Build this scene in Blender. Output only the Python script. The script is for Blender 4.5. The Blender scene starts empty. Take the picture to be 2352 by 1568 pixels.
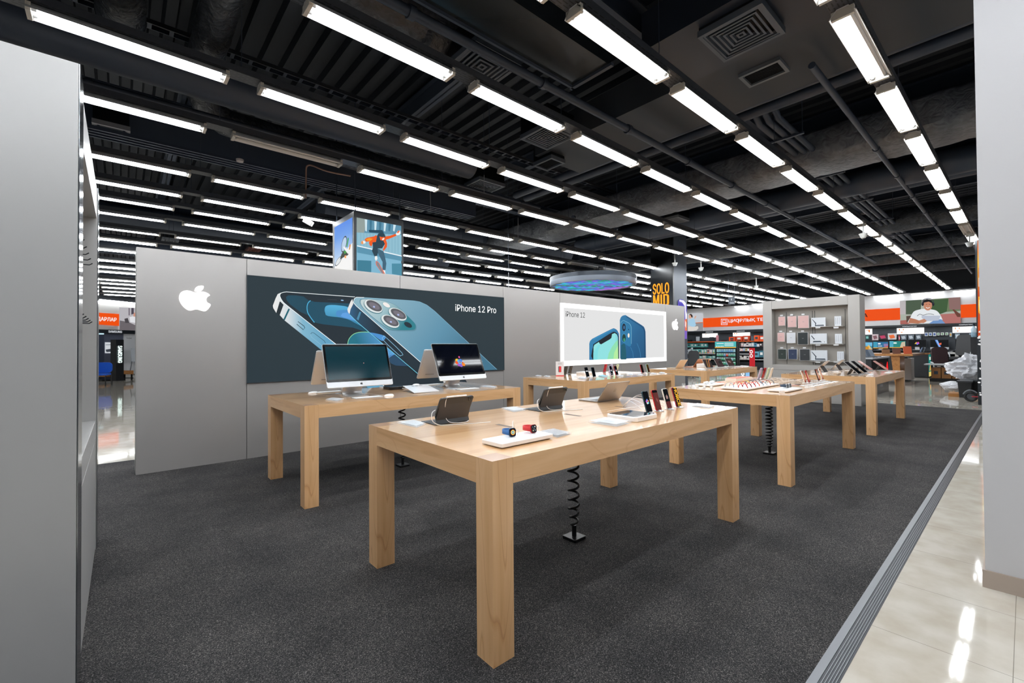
import bpy, bmesh, math, random
from mathutils import Vector, Matrix
S = bpy.context.scene
COL = S.collection
random.seed(7)
# ---------------------------------------------------------------- camera, world, exposure
FPX, PITCH, ROLL, YAW, CH = 1028.3957, .0129, .0073, .8543, 1.4158
FW = Vector((math.cos(YAW)*math.cos(PITCH), math.sin(YAW)*math.cos(PITCH), math.sin(PITCH)))
RT = Vector((math.sin(YAW), -math.cos(YAW), 0))
UP = RT.cross(FW)
E1 = RT*math.cos(ROLL)-UP*math.sin(ROLL); E2 = RT*math.sin(ROLL)+UP*math.cos(ROLL)
CAM = Vector((0, 0, CH))
cd = bpy.data.cameras.new('camera'); co = bpy.data.objects.new('camera', cd); COL.objects.link(co)
cd.sensor_width = 36; cd.lens = FPX/2352*36; cd.clip_end = 200; cd.clip_start = .05
m = Matrix((E1, E2, -FW)).transposed().to_4x4(); m.translation = CAM; co.matrix_world = m
S.camera = co
S.view_settings.view_transform = 'Standard'; S.view_settings.look = 'None'
S.view_settings.gamma = 1; S.view_settings.use_curve_mapping = False
S.view_settings.exposure = 0.0
S.cycles.use_denoising = True
S.cycles.max_bounces = 6; S.cycles.diffuse_bounces = 3; S.cycles.glossy_bounces = 3; S.cycles.transmission_bounces = 5; S.cycles.transparent_max_bounces = 6
S.cycles.sample_clamp_indirect = 6
S.cycles.caustics_reflective = False; S.cycles.caustics_refractive = False
w = bpy.data.worlds.new('world'); S.world = w; w.use_nodes = True
w.node_tree.nodes['Background'].inputs[0].default_value = (.75, .85, 1, 1)
w.node_tree.nodes['Background'].inputs[1].default_value = .1
TUBE = 56.0      # strength of the fluorescent tubes
# ---------------------------------------------------------------- pixel -> point on a known plane
def ray(x, y):
    X = (x-1176)/FPX; Y = (784-y)/FPX
    return FW + X*E1 + Y*E2
def Pz(x, y, z=.914):
    d = ray(x, y); return CAM + d*((z-CH)/d.z)
def Py(x, y, Y):
    d = ray(x, y); return CAM + d*(Y/d.y)
def Px(x, y, X):
    d = ray(x, y); return CAM + d*(X/d.x)
def proj(p):
    v = Vector(p)-CAM; d = v.dot(FW)
    return (1176+FPX*v.dot(E1)/d, 784-FPX*v.dot(E2)/d) if d > .05 else (-9999, -9999)
# ---------------------------------------------------------------- materials
def lin(h):
    if not isinstance(h, str): return tuple(h)+(1,)
    h = h.lstrip('#'); o = []
    for i in (0, 2, 4):
        c = int(h[i:i+2], 16)/255; o.append(c/12.92 if c <= .04045 else ((c+.055)/1.055)**2.4)
    return tuple(o)+(1,)
MC = {}
def M(h, rough=.5, metal=0., emit=0., spec=.5, alpha=1., coat=0., trans=0., ior=1.45):
    k = (h, rough, metal, emit, spec, alpha, coat, trans)
    if k in MC: return MC[k]
    mt = bpy.data.materials.new('material'); mt.use_nodes = True; MC[k] = mt
    b = mt.node_tree.nodes['Principled BSDF']; c = lin(h)
    b.inputs['Roughness'].default_value = rough; b.inputs['Metallic'].default_value = metal
    b.inputs['Specular IOR Level'].default_value = spec; b.inputs['Alpha'].default_value = alpha
    b.inputs['Coat Weight'].default_value = coat; b.inputs['Transmission Weight'].default_value = trans
    b.inputs['Coat Roughness'].default_value = .08; b.inputs['IOR'].default_value = ior
    if emit:
        b.inputs['Base Color'].default_value = (.01, .01, .01, 1)
        b.inputs['Emission Color'].default_value = c; b.inputs['Emission Strength'].default_value = emit
    else: b.inputs['Base Color'].default_value = c
    return mt
def EM(h, s=1., rough=.7): return M(h, rough, 0, s, .04)
def nodes(mt): return mt.node_tree.nodes, mt.node_tree.links, mt.node_tree.nodes['Principled BSDF']
def ramp(n, stops):
    r = n.new('ShaderNodeValToRGB'); e = r.color_ramp.elements
    while len(e) < len(stops): e.new(.5)
    for i, (p, c) in enumerate(stops): e[i].position = p; e[i].color = lin(c)
    return r
def coords(n, l, scale, rot=(0, 0, 0)):
    t = n.new('ShaderNodeTexCoord'); mp = n.new('ShaderNodeMapping')
    mp.inputs['Scale'].default_value = scale; mp.inputs['Rotation'].default_value = rot
    l.new(t.outputs['Object'], mp.inputs['Vector']); return mp
def wood(name, axis, c0='#dbab79', c1='#e5b888', c2='#cd9b69', rough=.34, coat=.35, fig=.42):
    mt = bpy.data.materials.new(name); mt.use_nodes = True; n, l, b = nodes(mt)
    sc = [9., 9., 9.]; sc[axis] = .8
    mp = coords(n, l, sc)
    nz = n.new('ShaderNodeTexNoise'); nz.inputs['Scale'].default_value = 1.3; nz.inputs['Detail'].default_value = 5; nz.inputs['Distortion'].default_value = .7
    l.new(mp.outputs[0], nz.inputs['Vector'])
    r = ramp(n, [(.30, c2), (.42, c0), (.62, c1), (.8, c0)]); l.new(nz.outputs[0], r.inputs[0])
    sc2 = [3., 3., 3.]; sc2[axis] = .55
    mp2 = coords(n, l, sc2)
    wv = n.new('ShaderNodeTexNoise'); wv.inputs['Scale'].default_value = 1.1; wv.inputs['Detail'].default_value = 1.5; wv.inputs['Distortion'].default_value = .5
    l.new(mp2.outputs[0], wv.inputs['Vector'])
    mu = n.new('ShaderNodeMath'); mu.operation = 'MULTIPLY'; mu.inputs[1].default_value = 15; l.new(wv.outputs[0], mu.inputs[0])
    fr = n.new('ShaderNodeMath'); fr.operation = 'FRACT'; l.new(mu.outputs[0], fr.inputs[0])
    r2 = ramp(n, [(0, '#b98c5e'), (.07, '#ffffff'), (.93, '#ffffff'), (1, '#d9bb94')]); l.new(fr.outputs[0], r2.inputs[0])
    mx = n.new('ShaderNodeMix'); mx.data_type = 'RGBA'; mx.blend_type = 'MULTIPLY'; mx.inputs[0].default_value = fig
    l.new(r.outputs[0], mx.inputs[6]); l.new(r2.outputs[0], mx.inputs[7]); l.new(mx.outputs[2], b.inputs['Base Color'])
    b.inputs['Roughness'].default_value = rough; b.inputs['Coat Weight'].default_value = coat; b.inputs['Coat Roughness'].default_value = .07
    return mt
W_TOP = wood('maple_top', 0, rough=.3, coat=1., fig=.10); W_LEG = wood('maple_leg', 2); W_END = M('#b58c6c', .35, coat=.9)
W_SIDE = wood('maple_side', 0, fig=.2); W_SIDEY = wood('maple_short_side', 1, fig=.2)
W_BROWN = wood('brown_veneer', 0, '#a8723e', '#b57f49', '#8f5c30')
def satin(name, c='#a39f9c', rough=.36, metal=.45):
    mt = bpy.data.materials.new(name); mt.use_nodes = True; n, l, b = nodes(mt)
    mp = coords(n, l, (1, 1, 1)); nz = n.new('ShaderNodeTexNoise'); nz.inputs['Scale'].default_value = 420; nz.inputs['Detail'].default_value = 2
    l.new(mp.outputs[0], nz.inputs['Vector'])
    r = ramp(n, [(.3, c), (.7, '#adaaa7' if c == '#a39f9c' else c)]); l.new(nz.outputs[0], r.inputs[0]); l.new(r.outputs[0], b.inputs['Base Color'])
    bp = n.new('ShaderNodeBump'); bp.inputs['Strength'].default_value = .05; bp.inputs['Distance'].default_value = .002
    l.new(nz.outputs[0], bp.inputs['Height']); l.new(bp.outputs[0], b.inputs['Normal'])
    b.inputs['Metallic'].default_value = metal; b.inputs['Roughness'].default_value = rough
    return mt
SATIN = satin('satin_aluminium')
SEAM = M('#4a4a4c', .6)
def carpet_mat():
    mt = bpy.data.materials.new('carpet'); mt.use_nodes = True; n, l, b = nodes(mt)
    mp = coords(n, l, (1, 1, 1))
    nz = n.new('ShaderNodeTexNoise'); nz.inputs['Scale'].default_value = 200; nz.inputs['Detail'].default_value = 3; nz.inputs['Roughness'].default_value = .8
    l.new(mp.outputs[0], nz.inputs['Vector'])
    r = ramp(n, [(.36, '#121315'), (.5, '#333232'), (.61, '#575453'), (.73, '#b4aca5')]); l.new(nz.outputs[0], r.inputs[0])
    n2 = n.new('ShaderNodeTexNoise'); n2.inputs['Scale'].default_value = 2.2; n2.inputs['Detail'].default_value = 3; l.new(mp.outputs[0], n2.inputs['Vector'])
    r2 = ramp(n, [(.3, '#c6c8cc'), (.7, '#ffffff')]); l.new(n2.outputs[0], r2.inputs[0])
    mx = n.new('ShaderNodeMix'); mx.data_type = 'RGBA'; mx.blend_type = 'MULTIPLY'; mx.inputs[0].default_value = 1
    l.new(r.outputs[0], mx.inputs[6]); l.new(r2.outputs[0], mx.inputs[7]); l.new(mx.outputs[2], b.inputs['Base Color'])
    bp = n.new('ShaderNodeBump'); bp.inputs['Strength'].default_value = .5; bp.inputs['Distance'].default_value = .004
    l.new(nz.outputs[0], bp.inputs['Height']); l.new(bp.outputs[0], b.inputs['Normal'])
    b.inputs['Roughness'].default_value = .95; b.inputs['Specular IOR Level'].default_value = .15
    return mt
def tile_mat():
    mt = bpy.data.materials.new('polished_tile'); mt.use_nodes = True; n, l, b = nodes(mt)
    t = n.new('ShaderNodeTexCoord'); mp = n.new('ShaderNodeMapping'); mp.inputs['Location'].default_value = (-2.859+.634*20, -.057+.634*20, 0)
    l.new(t.outputs['Object'], mp.inputs['Vector'])
    br = n.new('ShaderNodeTexBrick'); br.offset = 0; br.inputs['Scale'].default_value = 1; br.inputs['Brick Width'].default_value = .634; br.inputs['Row Height'].default_value = .634
    br.inputs['Mortar Size'].default_value = .0014; br.inputs['Mortar Smooth'].default_value = .1
    br.inputs['Color1'].default_value = lin('#c9c3b8'); br.inputs['Color2'].default_value = lin('#c4beb3'); br.inputs['Mortar'].default_value = lin('#857f76')
    l.new(mp.outputs[0], br.inputs['Vector'])
    nz = n.new('ShaderNodeTexNoise'); nz.inputs['Scale'].default_value = 5; nz.inputs['Detail'].default_value = 4; l.new(mp.outputs[0], nz.inputs['Vector'])
    r = ramp(n, [(.35, '#ece8e2'), (.65, '#ffffff')]); l.new(nz.outputs[0], r.inputs[0])
    mx = n.new('ShaderNodeMix'); mx.data_type = 'RGBA'; mx.blend_type = 'MULTIPLY'; mx.inputs[0].default_value = 1
    l.new(br.outputs[0], mx.inputs[6]); l.new(r.outputs[0], mx.inputs[7]); l.new(mx.outputs[2], b.inputs['Base Color'])
    n3 = n.new('ShaderNodeTexNoise'); n3.inputs['Scale'].default_value = 3.5; n3.inputs['Detail'].default_value = 1; l.new(mp.outputs[0], n3.inputs['Vector'])
    bp = n.new('ShaderNodeBump'); bp.inputs['Strength'].default_value = .05; bp.inputs['Distance'].default_value = .01; l.new(n3.outputs[0], bp.inputs['Height']); l.new(bp.outputs[0], b.inputs['Normal'])
    b.inputs['Roughness'].default_value = .05; b.inputs['Specular IOR Level'].default_value = .5
    return mt
def wrap_mat(name, c='#4d5158', c2='#70747b', rough=.4, scale=9, dist=.03):
    mt = bpy.data.materials.new(name); mt.use_nodes = True; n, l, b = nodes(mt)
    mp = coords(n, l, (1, 1, 1)); nz = n.new('ShaderNodeTexNoise'); nz.inputs['Scale'].default_value = scale; nz.inputs['Detail'].default_value = 4; nz.inputs['Distortion'].default_value = 1.
    l.new(mp.outputs[0], nz.inputs['Vector'])
    r = ramp(n, [(.35, c), (.7, c2)]); l.new(nz.outputs[0], r.inputs[0]); l.new(r.outputs[0], b.inputs['Base Color'])
    bp = n.new('ShaderNodeBump'); bp.inputs['Strength'].default_value = .8; bp.inputs['Distance'].default_value = dist
    l.new(nz.outputs[0], bp.inputs['Height']); l.new(bp.outputs[0], b.inputs['Normal'])
    b.inputs['Roughness'].default_value = rough
    return mt
def rail_mat():
    mt = bpy.data.materials.new('perforated_rail'); mt.use_nodes = True; n, l, b = nodes(mt)
    mp = coords(n, l, (1, 1, 1)); br = n.new('ShaderNodeTexBrick'); br.inputs['Scale'].default_value = 1
    br.inputs['Brick Width'].default_value = .07; br.inputs['Row Height'].default_value = .028; br.inputs['Mortar Size'].default_value = .010
    br.inputs['Color1'].default_value = lin('#0b0c0e'); br.inputs['Color2'].default_value = lin('#0b0c0e'); br.inputs['Mortar'].default_value = lin('#3a3d43')
    l.new(mp.outputs[0], br.inputs['Vector']); l.new(br.outputs[0], b.inputs['Base Color']); b.inputs['Roughness'].default_value = .45
    return mt
BLACK = M('#08090b', .35); DARK = M('#1b1d20', .5); WHITE = M('#e9e9e9', .35); PLASTIC = M('#f1f1f1', .25)
ALU = M('#cfd0d2', .3, .5); STEEL = M('#8d9096', .35, .8)
DUCT = M('#414a59', .48, .1); DUCTB = M('#242a35', .42); PIPE = M('#3a4250', .45, .1); WRAP = wrap_mat('wrapped_duct'); WRAPB = wrap_mat('black_wrap', '#26292e', '#43474e', .3, 12)
SCREEN = M('#04060a', .06, 0, 0, .6)
def clear(tint='#ffffff', a=.25): return M(tint, .04, 0, 0, .6, a)
ACR = M('#f0f5f8', .05, 0, 0, .6, .24)
# ---------------------------------------------------------------- mesh builder
class G:
    def __init__(s): s.v = []; s.f = []; s.mi = []; s.mats = []
    def mat(s, mt):
        if mt not in s.mats: s.mats.append(mt)
        return s.mats.index(mt)
    def add(s, vs, fs, mt, X=None):
        o = len(s.v); k = s.mat(mt)
        for p in vs:
            p = Vector(p); s.v.append(X @ p if X else p)
        for f in fs: s.f.append([i+o for i in f]); s.mi.append(k)
        return s
    def box(s, x0, x1, y0, y1, z0, z1, mt, X=None):
        vs = [(x, y, z) for x in (x0, x1) for y in (y0, y1) for z in (z0, z1)]
        return s.add(vs, [(0, 1, 3, 2), (4, 6, 7, 5), (0, 4, 5, 1), (2, 3, 7, 6), (0, 2, 6, 4), (1, 5, 7, 3)], mt, X)
    def cbox(s, c, d, mt, X=None):
        return s.box(c[0]-d[0]/2, c[0]+d[0]/2, c[1]-d[1]/2, c[1]+d[1]/2, c[2]-d[2]/2, c[2]+d[2]/2, mt, X)
    def prism(s, poly, z0, z1, mt, X=None, top=None):
        n = len(poly); vs = [(p[0], p[1], z0) for p in poly]+[(p[0], p[1], z1) for p in poly]
        s.add(vs, [tuple(range(n))[::-1]]+[(i, (i+1) % n, (i+1) % n+n, i+n) for i in range(n)]+([] if top else [tuple(range(n, 2*n))]), mt, X)
        if top: s.add([(p[0], p[1], z1) for p in poly], [tuple(range(n))], top, X)
        return s
    def tube(s, pts, r, mt, n=8, X=None, caps=True):
        pts = [Vector(p) for p in pts]; rs = r if isinstance(r, (list, tuple)) else [r]*len(pts)
        vs = []; prev = None
        for i, p in enumerate(pts):
            t = (pts[min(i+1, len(pts)-1)]-pts[max(i-1, 0)]).normalized()
            if prev is None: a = t.orthogonal().normalized()
            else: a = (prev - t*prev.dot(t)).normalized()
            prev = a; b = t.cross(a)
            for k in range(n):
                q = 2*math.pi*(k+.5)/n; vs.append(p+(a*math.cos(q)+b*math.sin(q))*rs[i])
        fs = [(i*n+k, i*n+(k+1) % n, (i+1)*n+(k+1) % n, (i+1)*n+k) for i in range(len(pts)-1) for k in range(n)]
        if caps: fs += [tuple(range(n))[::-1], tuple((len(pts)-1)*n+k for k in range(n))]
        return s.add(vs, fs, mt, X)
    def lathe(s, prof, mt, n=20, X=None):
        vs = [(r*math.cos(2*math.pi*k/n), r*math.sin(2*math.pi*k/n), z) for r, z in prof for k in range(n)]
        fs = [(i*n+k, i*n+(k+1) % n, (i+1)*n+(k+1) % n, (i+1)*n+k) for i in range(len(prof)-1) for k in range(n)]
        fs += [tuple(range(n))[::-1], tuple((len(prof)-1)*n+k for k in range(n))]
        return s.add(vs, fs, mt, X)
    def poly(s, pts, mt): return s.add(pts, [tuple(range(len(pts)))], mt)
    def build(s, name, parent=None, loc=None, rot=None, smooth=False, bevel=0, tri=False):
        me = bpy.data.meshes.new(name)
        me.from_pydata([tuple(v) for v in s.v], [], s.f)
        for mt in s.mats: me.materials.append(mt)
        me.polygons.foreach_set('material_index', s.mi)
        bm = bmesh.new(); bm.from_mesh(me)
        if tri: bmesh.ops.triangulate(bm, faces=[f for f in bm.faces if len(f.verts) > 4], ngon_method='EAR_CLIP')
        else: bmesh.ops.recalc_face_normals(bm, faces=bm.faces)
        bm.to_mesh(me); bm.free()
        if smooth:
            for p in me.polygons: p.use_smooth = True
            try: me.set_sharp_from_angle(angle=.7)
            except Exception: pass
        o = bpy.data.objects.new(name, me); COL.objects.link(o)
        if parent: o.parent = parent
        if loc is not None: o.location = loc
        if rot is not None: o.rotation_euler = (0, 0, rot)
        if bevel:
            b = o.modifiers.new('bevel', 'BEVEL'); b.width = bevel; b.segments = 2; b.limit_method = 'ANGLE'
        return o
def tag(o, label, cat, group=None, kind=None):
    if label: o['label'] = label
    if cat: o['category'] = cat
    if group: o['group'] = group
    if kind: o['kind'] = kind
    return o
def thing(name, label, cat, loc=(0, 0, 0), rot=0, group=None):
    o = bpy.data.objects.new(name, None); COL.objects.link(o); o.location = loc; o.rotation_euler = (0, 0, rot); o.empty_display_size = .05
    return tag(o, label, cat, group)
KIDS = {}
def dup(root, loc, rot=0, label=None, group=None):
    kids = KIDS.setdefault(root.name, [o for o in COL.objects if o.parent == root])
    r = root.copy(); COL.objects.link(r); r.location = loc; r.rotation_euler = (0, 0, rot)
    if label: r['label'] = label
    if group: r['group'] = group
    for c in kids:
        k = c.copy(); COL.objects.link(k); k.parent = r
        for g in KIDS.setdefault(c.name, [o for o in COL.objects if o.parent == c]):
            q = g.copy(); COL.objects.link(q); q.parent = k
    return r
def struct(o, label=None): return tag(o, label, 'structure', None, 'structure')
def rr(w, h, r, n=5, cx=0, cy=0):
    P = []
    for sx, sy, a0 in ((1, 1, 0), (-1, 1, 90), (-1, -1, 180), (1, -1, 270)):
        for k in range(n+1):
            a = math.radians(a0+90*k/n); P.append((cx+sx*(w/2-r)+r*math.cos(a), cy+sy*(h/2-r)+r*math.sin(a)))
    return P
def smoothpoly(P, n=5, closed=True):
    out = []; N = len(P)
    for i in range(N if closed else N-1):
        p0, p1, p2, p3 = (P[(i-1) % N] if closed or i else P[0]), P[i], P[(i+1) % N], (P[(i+2) % N] if closed or i+2 < N else P[-1])
        for k in range(n):
            t = k/n
            out.append(tuple(.5*((2*p1[j])+(-p0[j]+p2[j])*t+(2*p0[j]-5*p1[j]+4*p2[j]-p3[j])*t*t+(-p0[j]+3*p1[j]-3*p2[j]+p3[j])*t**3) for j in range(len(p1))))
    if not closed: out.append(tuple(P[-1]))
    return out
try: FONT = bpy.data.fonts.load(bpy.utils.system_resource('DATAFILES', path='fonts')+'/Inter.woff2')
except Exception: FONT = None
def text(name, body, o, rv, uv, width, height, mt, parent=None, ext=.002, bold=0., wrap=None, sp=1.):
    cu = bpy.data.curves.new('text', 'FONT'); cu.body = body; cu.extrude = 0
    if FONT: cu.font = FONT
    cu.resolution_u = 3; cu.resolution_u = 3
    if wrap: cu.space_line = wrap
    cu.space_character = sp
    t = bpy.data.objects.new('text', cu); COL.objects.link(t)
    dg = bpy.context.evaluated_depsgraph_get(); me = bpy.data.meshes.new_from_object(t.evaluated_get(dg)); bpy.data.objects.remove(t)
    xs = [v.co.x for v in me.vertices]; ys = [v.co.y for v in me.vertices]
    x0, x1, y0, y1 = min(xs), max(xs), min(ys), max(ys)
    rv = Vector(rv).normalized(); uv = Vector(uv).normalized(); nv = rv.cross(uv); o = Vector(o)
    sx = width/(x1-x0); sy = height/(y1-y0)
    pts = [o+rv*((v.co.x-x0)*sx)+uv*((v.co.y-y0)*sy)+nv*ext for v in me.vertices]; fcs = [tuple(p.vertices) for p in me.polygons]
    if bold:      # heavier strokes: the outline repeated a hair to each side
        q = bold*height*1.3; V = []; Fc = []
        for k, (da, db) in enumerate(((0, 0), (q, 0), (-q, 0), (0, q*.6), (0, -q*.6))):
            F0_ = len(V); V += [p+rv*da+uv*db+nv*(.0002*k) for p in pts]; Fc += [tuple(i+F0_ for i in f) for f in fcs]
        me = bpy.data.meshes.new(name); me.from_pydata([tuple(v) for v in V], [], Fc)
    else:
        for v, p in zip(me.vertices, pts): v.co = p
    me.materials.clear(); me.materials.append(mt); me.name = name
    ob = bpy.data.objects.new(name, me); COL.objects.link(ob)
    if parent: ob.parent = parent; ob.matrix_parent_inverse = Matrix.Translation(-parent.location) if parent.rotation_euler.z == 0 else parent.matrix_basis.inverted()
    return ob
class Art(G):
    """flat printed artwork on a known plane; points given where the print shows them, thin layers off the surface"""
    def __init__(s, fn, nrm, step=.0012): super().__init__(); s.fn = fn; s.nrm = Vector(nrm); s.k = 0; s.step = step
    def shape(s, pts, mt, sm=0):
        if sm: pts = smoothpoly(pts, sm)
        s.k += 1; off = s.nrm*(s.step*s.k)
        s.poly([s.fn(x, y)+off for x, y in pts], mt); return s
    def line(s, pts, wd, mt, sm=0):
        if sm: pts = smoothpoly(pts, sm, False)
        s.k += 1; off = s.nrm*(s.step*s.k); L = []; R = []
        for i, p in enumerate(pts):
            a = pts[max(i-1, 0)]; b = pts[min(i+1, len(pts)-1)]; dx, dy = b[0]-a[0], b[1]-a[1]; q = math.hypot(dx, dy) or 1
            L.append(s.fn(p[0]-dy/q*wd/2, p[1]+dx/q*wd/2)+off); R.append(s.fn(p[0]+dy/q*wd/2, p[1]-dx/q*wd/2)+off)
        n = len(L); s.add(L+R, [(i, i+1, i+1+n, i+n) for i in range(n-1)], mt); return s
    def ell(s, cx, cy, a, b, rot, mt, n=20):
        c, q = math.cos(rot), math.sin(rot)
        return s.shape([(cx+a*math.cos(t)*c-b*math.sin(t)*q, cy+a*math.cos(t)*q+b*math.sin(t)*c) for t in [2*math.pi*k/n for k in range(n)]], mt)
def lmap(ox, oy, sc, f): return lambda x, y: f(ox+x/sc, oy+y/sc)
APPLE = [(935, 820), (942, 785), (960, 765), (985, 757), (1010, 760), (1037, 769), (1062, 762), (1090, 758), (1117, 766), (1137, 784), (1120, 798), (1112, 820), (1119, 843), (1142, 860), (1130, 888), (1110, 912), (1088, 914), (1055, 904), (1035, 905), (1010, 914), (988, 909), (962, 885), (944, 855)]
LEAF = [(1037, 760), (1040, 735), (1060, 716), (1093, 712), (1090, 736), (1070, 757)]
def apple(g, o, rv, uv, h, mt, depth=0):
    o = Vector(o); rv = Vector(rv); uv = Vector(uv); s = h/202.
    for P in (APPLE, LEAF):
        Q = [o+rv*((x-1038)*s)+uv*((814-y)*s) for x, y in smoothpoly(P, 3)]
        g.poly(Q, mt)
ORD = ['', 'first', 'second', 'third', 'fourth', 'fifth', 'sixth', 'seventh', 'eighth', 'ninth', 'tenth', 'eleventh', 'twelfth', 'thirteenth', 'fourteenth', 'fifteenth', 'sixteenth', 'seventeenth', 'eighteenth', 'nineteenth', 'twentieth', 'twenty-first', 'twenty-second', 'twenty-third', 'twenty-fourth']
# ================================================================ THE SETTING
TILE = tile_mat(); CARPET = carpet_mat()
struct(G().box(-8, 34, -9, 34, -.12, 0, TILE).build('floor'))
struct(G().box(-6, 13.72, .62, 7.53, 0, .012, CARPET).build('carpet_floor'), 'dark grey speckled carpet under the tables')
TR = M('#6d6f73', .35, .6); TRD = M('#3c3e42', .45, .4)
g = G(); g.box(-6, 13.72, .59, .622, 0, .016, TR)
g.add([(x, y, z) for x in (-6, 13.72) for y, z in ((.592, .013), (.533, .001))], [(0, 1, 3, 2)], TRD)
for i in range(5): g.box(-6, 13.72, .541+i*.0095, .544+i*.0095, .003+i*.0018, .0055+i*.0018, TR)
g.build('trim_1')['kind'] = 'structure'
# corrugated roof deck
g = G(); P = []; x = -8.; up = 0
while x < 33:
    P += [(x, 5.72 if up else 5.62), (x+.11, 5.72 if up else 5.62)]; x += .14; up ^= 1
n = len(P); g.add([(a, -9, b) for a, b in P]+[(a, 34, b) for a, b in P], [(i, i+1, i+1+n, i+n) for i in range(n-1)], M('#1d222a', .6, .1))
g.box(-8, 33, -9, 34, 5.74, 5.8, M('#0c0d0f', .9)); g.build('ceiling')['kind'] = 'structure'
WP = M('#c9c8c8', .6)
struct(G().box(3.802, 4.7, -.75, .176, 0, 5.6, M('#c0bfc1', .55)).build('pillar'), 'pale grey square pillar at the right edge')
struct(G().box(3.79, 4.71, -.76, .188, 0, .1, M('#a3958a', .5)).build('baseboard_pillar'))
# far walls
WALL = M('#e8e6e6', .6)
struct(G().box(29, 29.3, -6, 22, 0, 3.92, WALL).box(29, 29.3, -6, 22, 3.92, 5.6, M('#15181d', .7)).build('wall_right'))
aL = math.atan2(1340-1176, FPX); dirL = Vector((math.cos(YAW-aL), math.sin(YAW-aL), 0)); oL = ray(250, 798)*(29.2/ray(250, 798).y); oL.z = 0
nL = Vector((dirL.y, -dirL.x, 0))     # faces the camera
XL = Matrix(((dirL.x, -nL.x, 0, oL.x), (dirL.y, -nL.y, 0, oL.y), (0, 0, 1, 0), (0, 0, 0, 1)))
struct(G().box(-7, 7, 0, .3, 0, 3.85, M('#ece9e4', .6), XL).box(-7, 7, 0, .3, 3.85, 5.6, M('#15181d', .7), XL).build('wall_left'))
# ---------------------------------------------------------------- product wall (back of the tables)
YW, HW = 6.5858, 2.5815
wall_t = thing('display_wall', 'long brushed grey partition wall with two big lit phone posters', 'partition wall', (.116, YW, 0))
def wl(g, name, **k): return g.build(name, wall_t, loc=None, **k)
seams = [.1164, 1.2098, 3.36, 5.5151, 7.1132, 9.3, 11.4, 12.4681]
g = G(); ox = .116
for a, b in zip(seams[:-1], seams[1:]):
    g.box(a+.003-ox, b-.003-ox, 0, .02, 0, HW, SATIN)
g.build('cladding', wall_t, bevel=.0015)
g = G(); g.box(.1164-ox, 12.4681-ox, .018, .36, 0, HW-.002, SATIN); g.box(.13-ox, 12.45-ox, .012, .019, 0, HW-.01, SEAM); g.build('wall_core', wall_t)
LOGO = EM('#ffffff', 3.)
g = G(); apple(g, Py(448, 684.5, YW-.012), (1, 0, 0), (0, 0, 1), .305, LOGO); o = g.build('lit_logo', wall_t, tri=True); o.matrix_parent_inverse = Matrix.Translation(-wall_t.location); o['label'] = 'glowing white bitten fruit emblem beside the large dark poster'
g = G(); c = Py(1551, 745, YW-.012); apple(g, c, (1, 0, 0), (0, 0, 1), .31, LOGO); o = g.build('lit_logo', wall_t, tri=True); o.matrix_parent_inverse = Matrix.Translation(-wall_t.location); o['label'] = 'glowing white bitten fruit emblem at the far end'
def grad(name, stops, rot, loc=(0, 0, 0), scale=(1, 1, 1), s=1.):
    """printed colour blend, laid out in the print's own coordinates"""
    mt = bpy.data.materials.new(name); mt.use_nodes = True; n, l, b = nodes(mt)
    t = n.new('ShaderNodeTexCoord'); mp = n.new('ShaderNodeMapping'); mp.vector_type = 'TEXTURE'
    mp.inputs['Location'].default_value = loc; mp.inputs['Rotation'].default_value = rot; mp.inputs['Scale'].default_value = scale
    l.new(t.outputs['Object'], mp.inputs['Vector']); sp = n.new('ShaderNodeSeparateXYZ'); l.new(mp.outputs[0], sp.inputs[0])
    r = ramp(n, stops); l.new(sp.outputs[0], r.inputs[0]); l.new(r.outputs[0], b.inputs['Emission Color'])
    b.inputs['Emission Strength'].default_value = s; b.inputs['Base Color'].default_value = (.01, .01, .01, 1); b.inputs['Specular IOR Level'].default_value = .04; b.inputs['Roughness'].default_value = .7
    return mt
# poster one: dark, backlit, two phones
p1 = thing('lightbox_poster', 'large dark teal lightbox poster with two blue phones and white lettering', 'poster', (1.21, YW, 0))
def par(o, t): o.parent = t; o.matrix_parent_inverse = Matrix.Translation(-t.location); return o
g = G(); g.box(1.2098, 5.5151, YW-.02, YW-.001, .9838, 2.367, EM('#27353c', 1.)); par(g.build('panel'), p1)
g = G()
for a in ((1.205, 1.2098, .98, 2.371), (5.5151, 5.52, .98, 2.371)): g.box(a[0], a[1], YW-.024, YW-.001, a[2], a[3], M('#35383b', .4))
g.box(1.205, 5.52, YW-.024, YW-.001, .979, .9838, M('#35383b', .4)); g.box(1.205, 5.52, YW-.024, YW-.001, 2.367, 2.372, M('#35383b', .4)); par(g.build('frame'), p1)
fw = lambda x, y: Py(x, y, YW-.0205)
A = Art(lmap(600, 640, 7.127, fw), (0, -1, 0), .0007)
TEAL = grad('print_teal', [(0, '#1d4c60'), (1, '#20303a')], (0, 0, 0), (1.5, 0, 0), (1.6, 1, 1))
BLUE1 = grad('print_blue', [(0, '#5bb6e0'), (1, '#1f5f86')], (0, math.radians(90), 0), (0, 0, 2.1), (.45, 1, 1))
BLOB = grad('print_blob', [(0, '#2c7f86'), (.5, '#1f6f86'), (1, '#5c9fd8')], (0, math.radians(-25), 0), (2.3, 0, 1.2), (.9, 1, 1))
BAND = grad('print_band', [(0, '#f1efec'), (.3, '#d3dbdf'), (.55, '#7fb4cc'), (1, '#5f9fc0')], (0, 0, 0), (1.47, 0, 0), (.75, 1, 1))
EDGE = EM('#eaf2f4', 1.1); EDGEB = EM('#79d5ec', 1.); DK = EM('#1f2b33', 1.)
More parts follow.
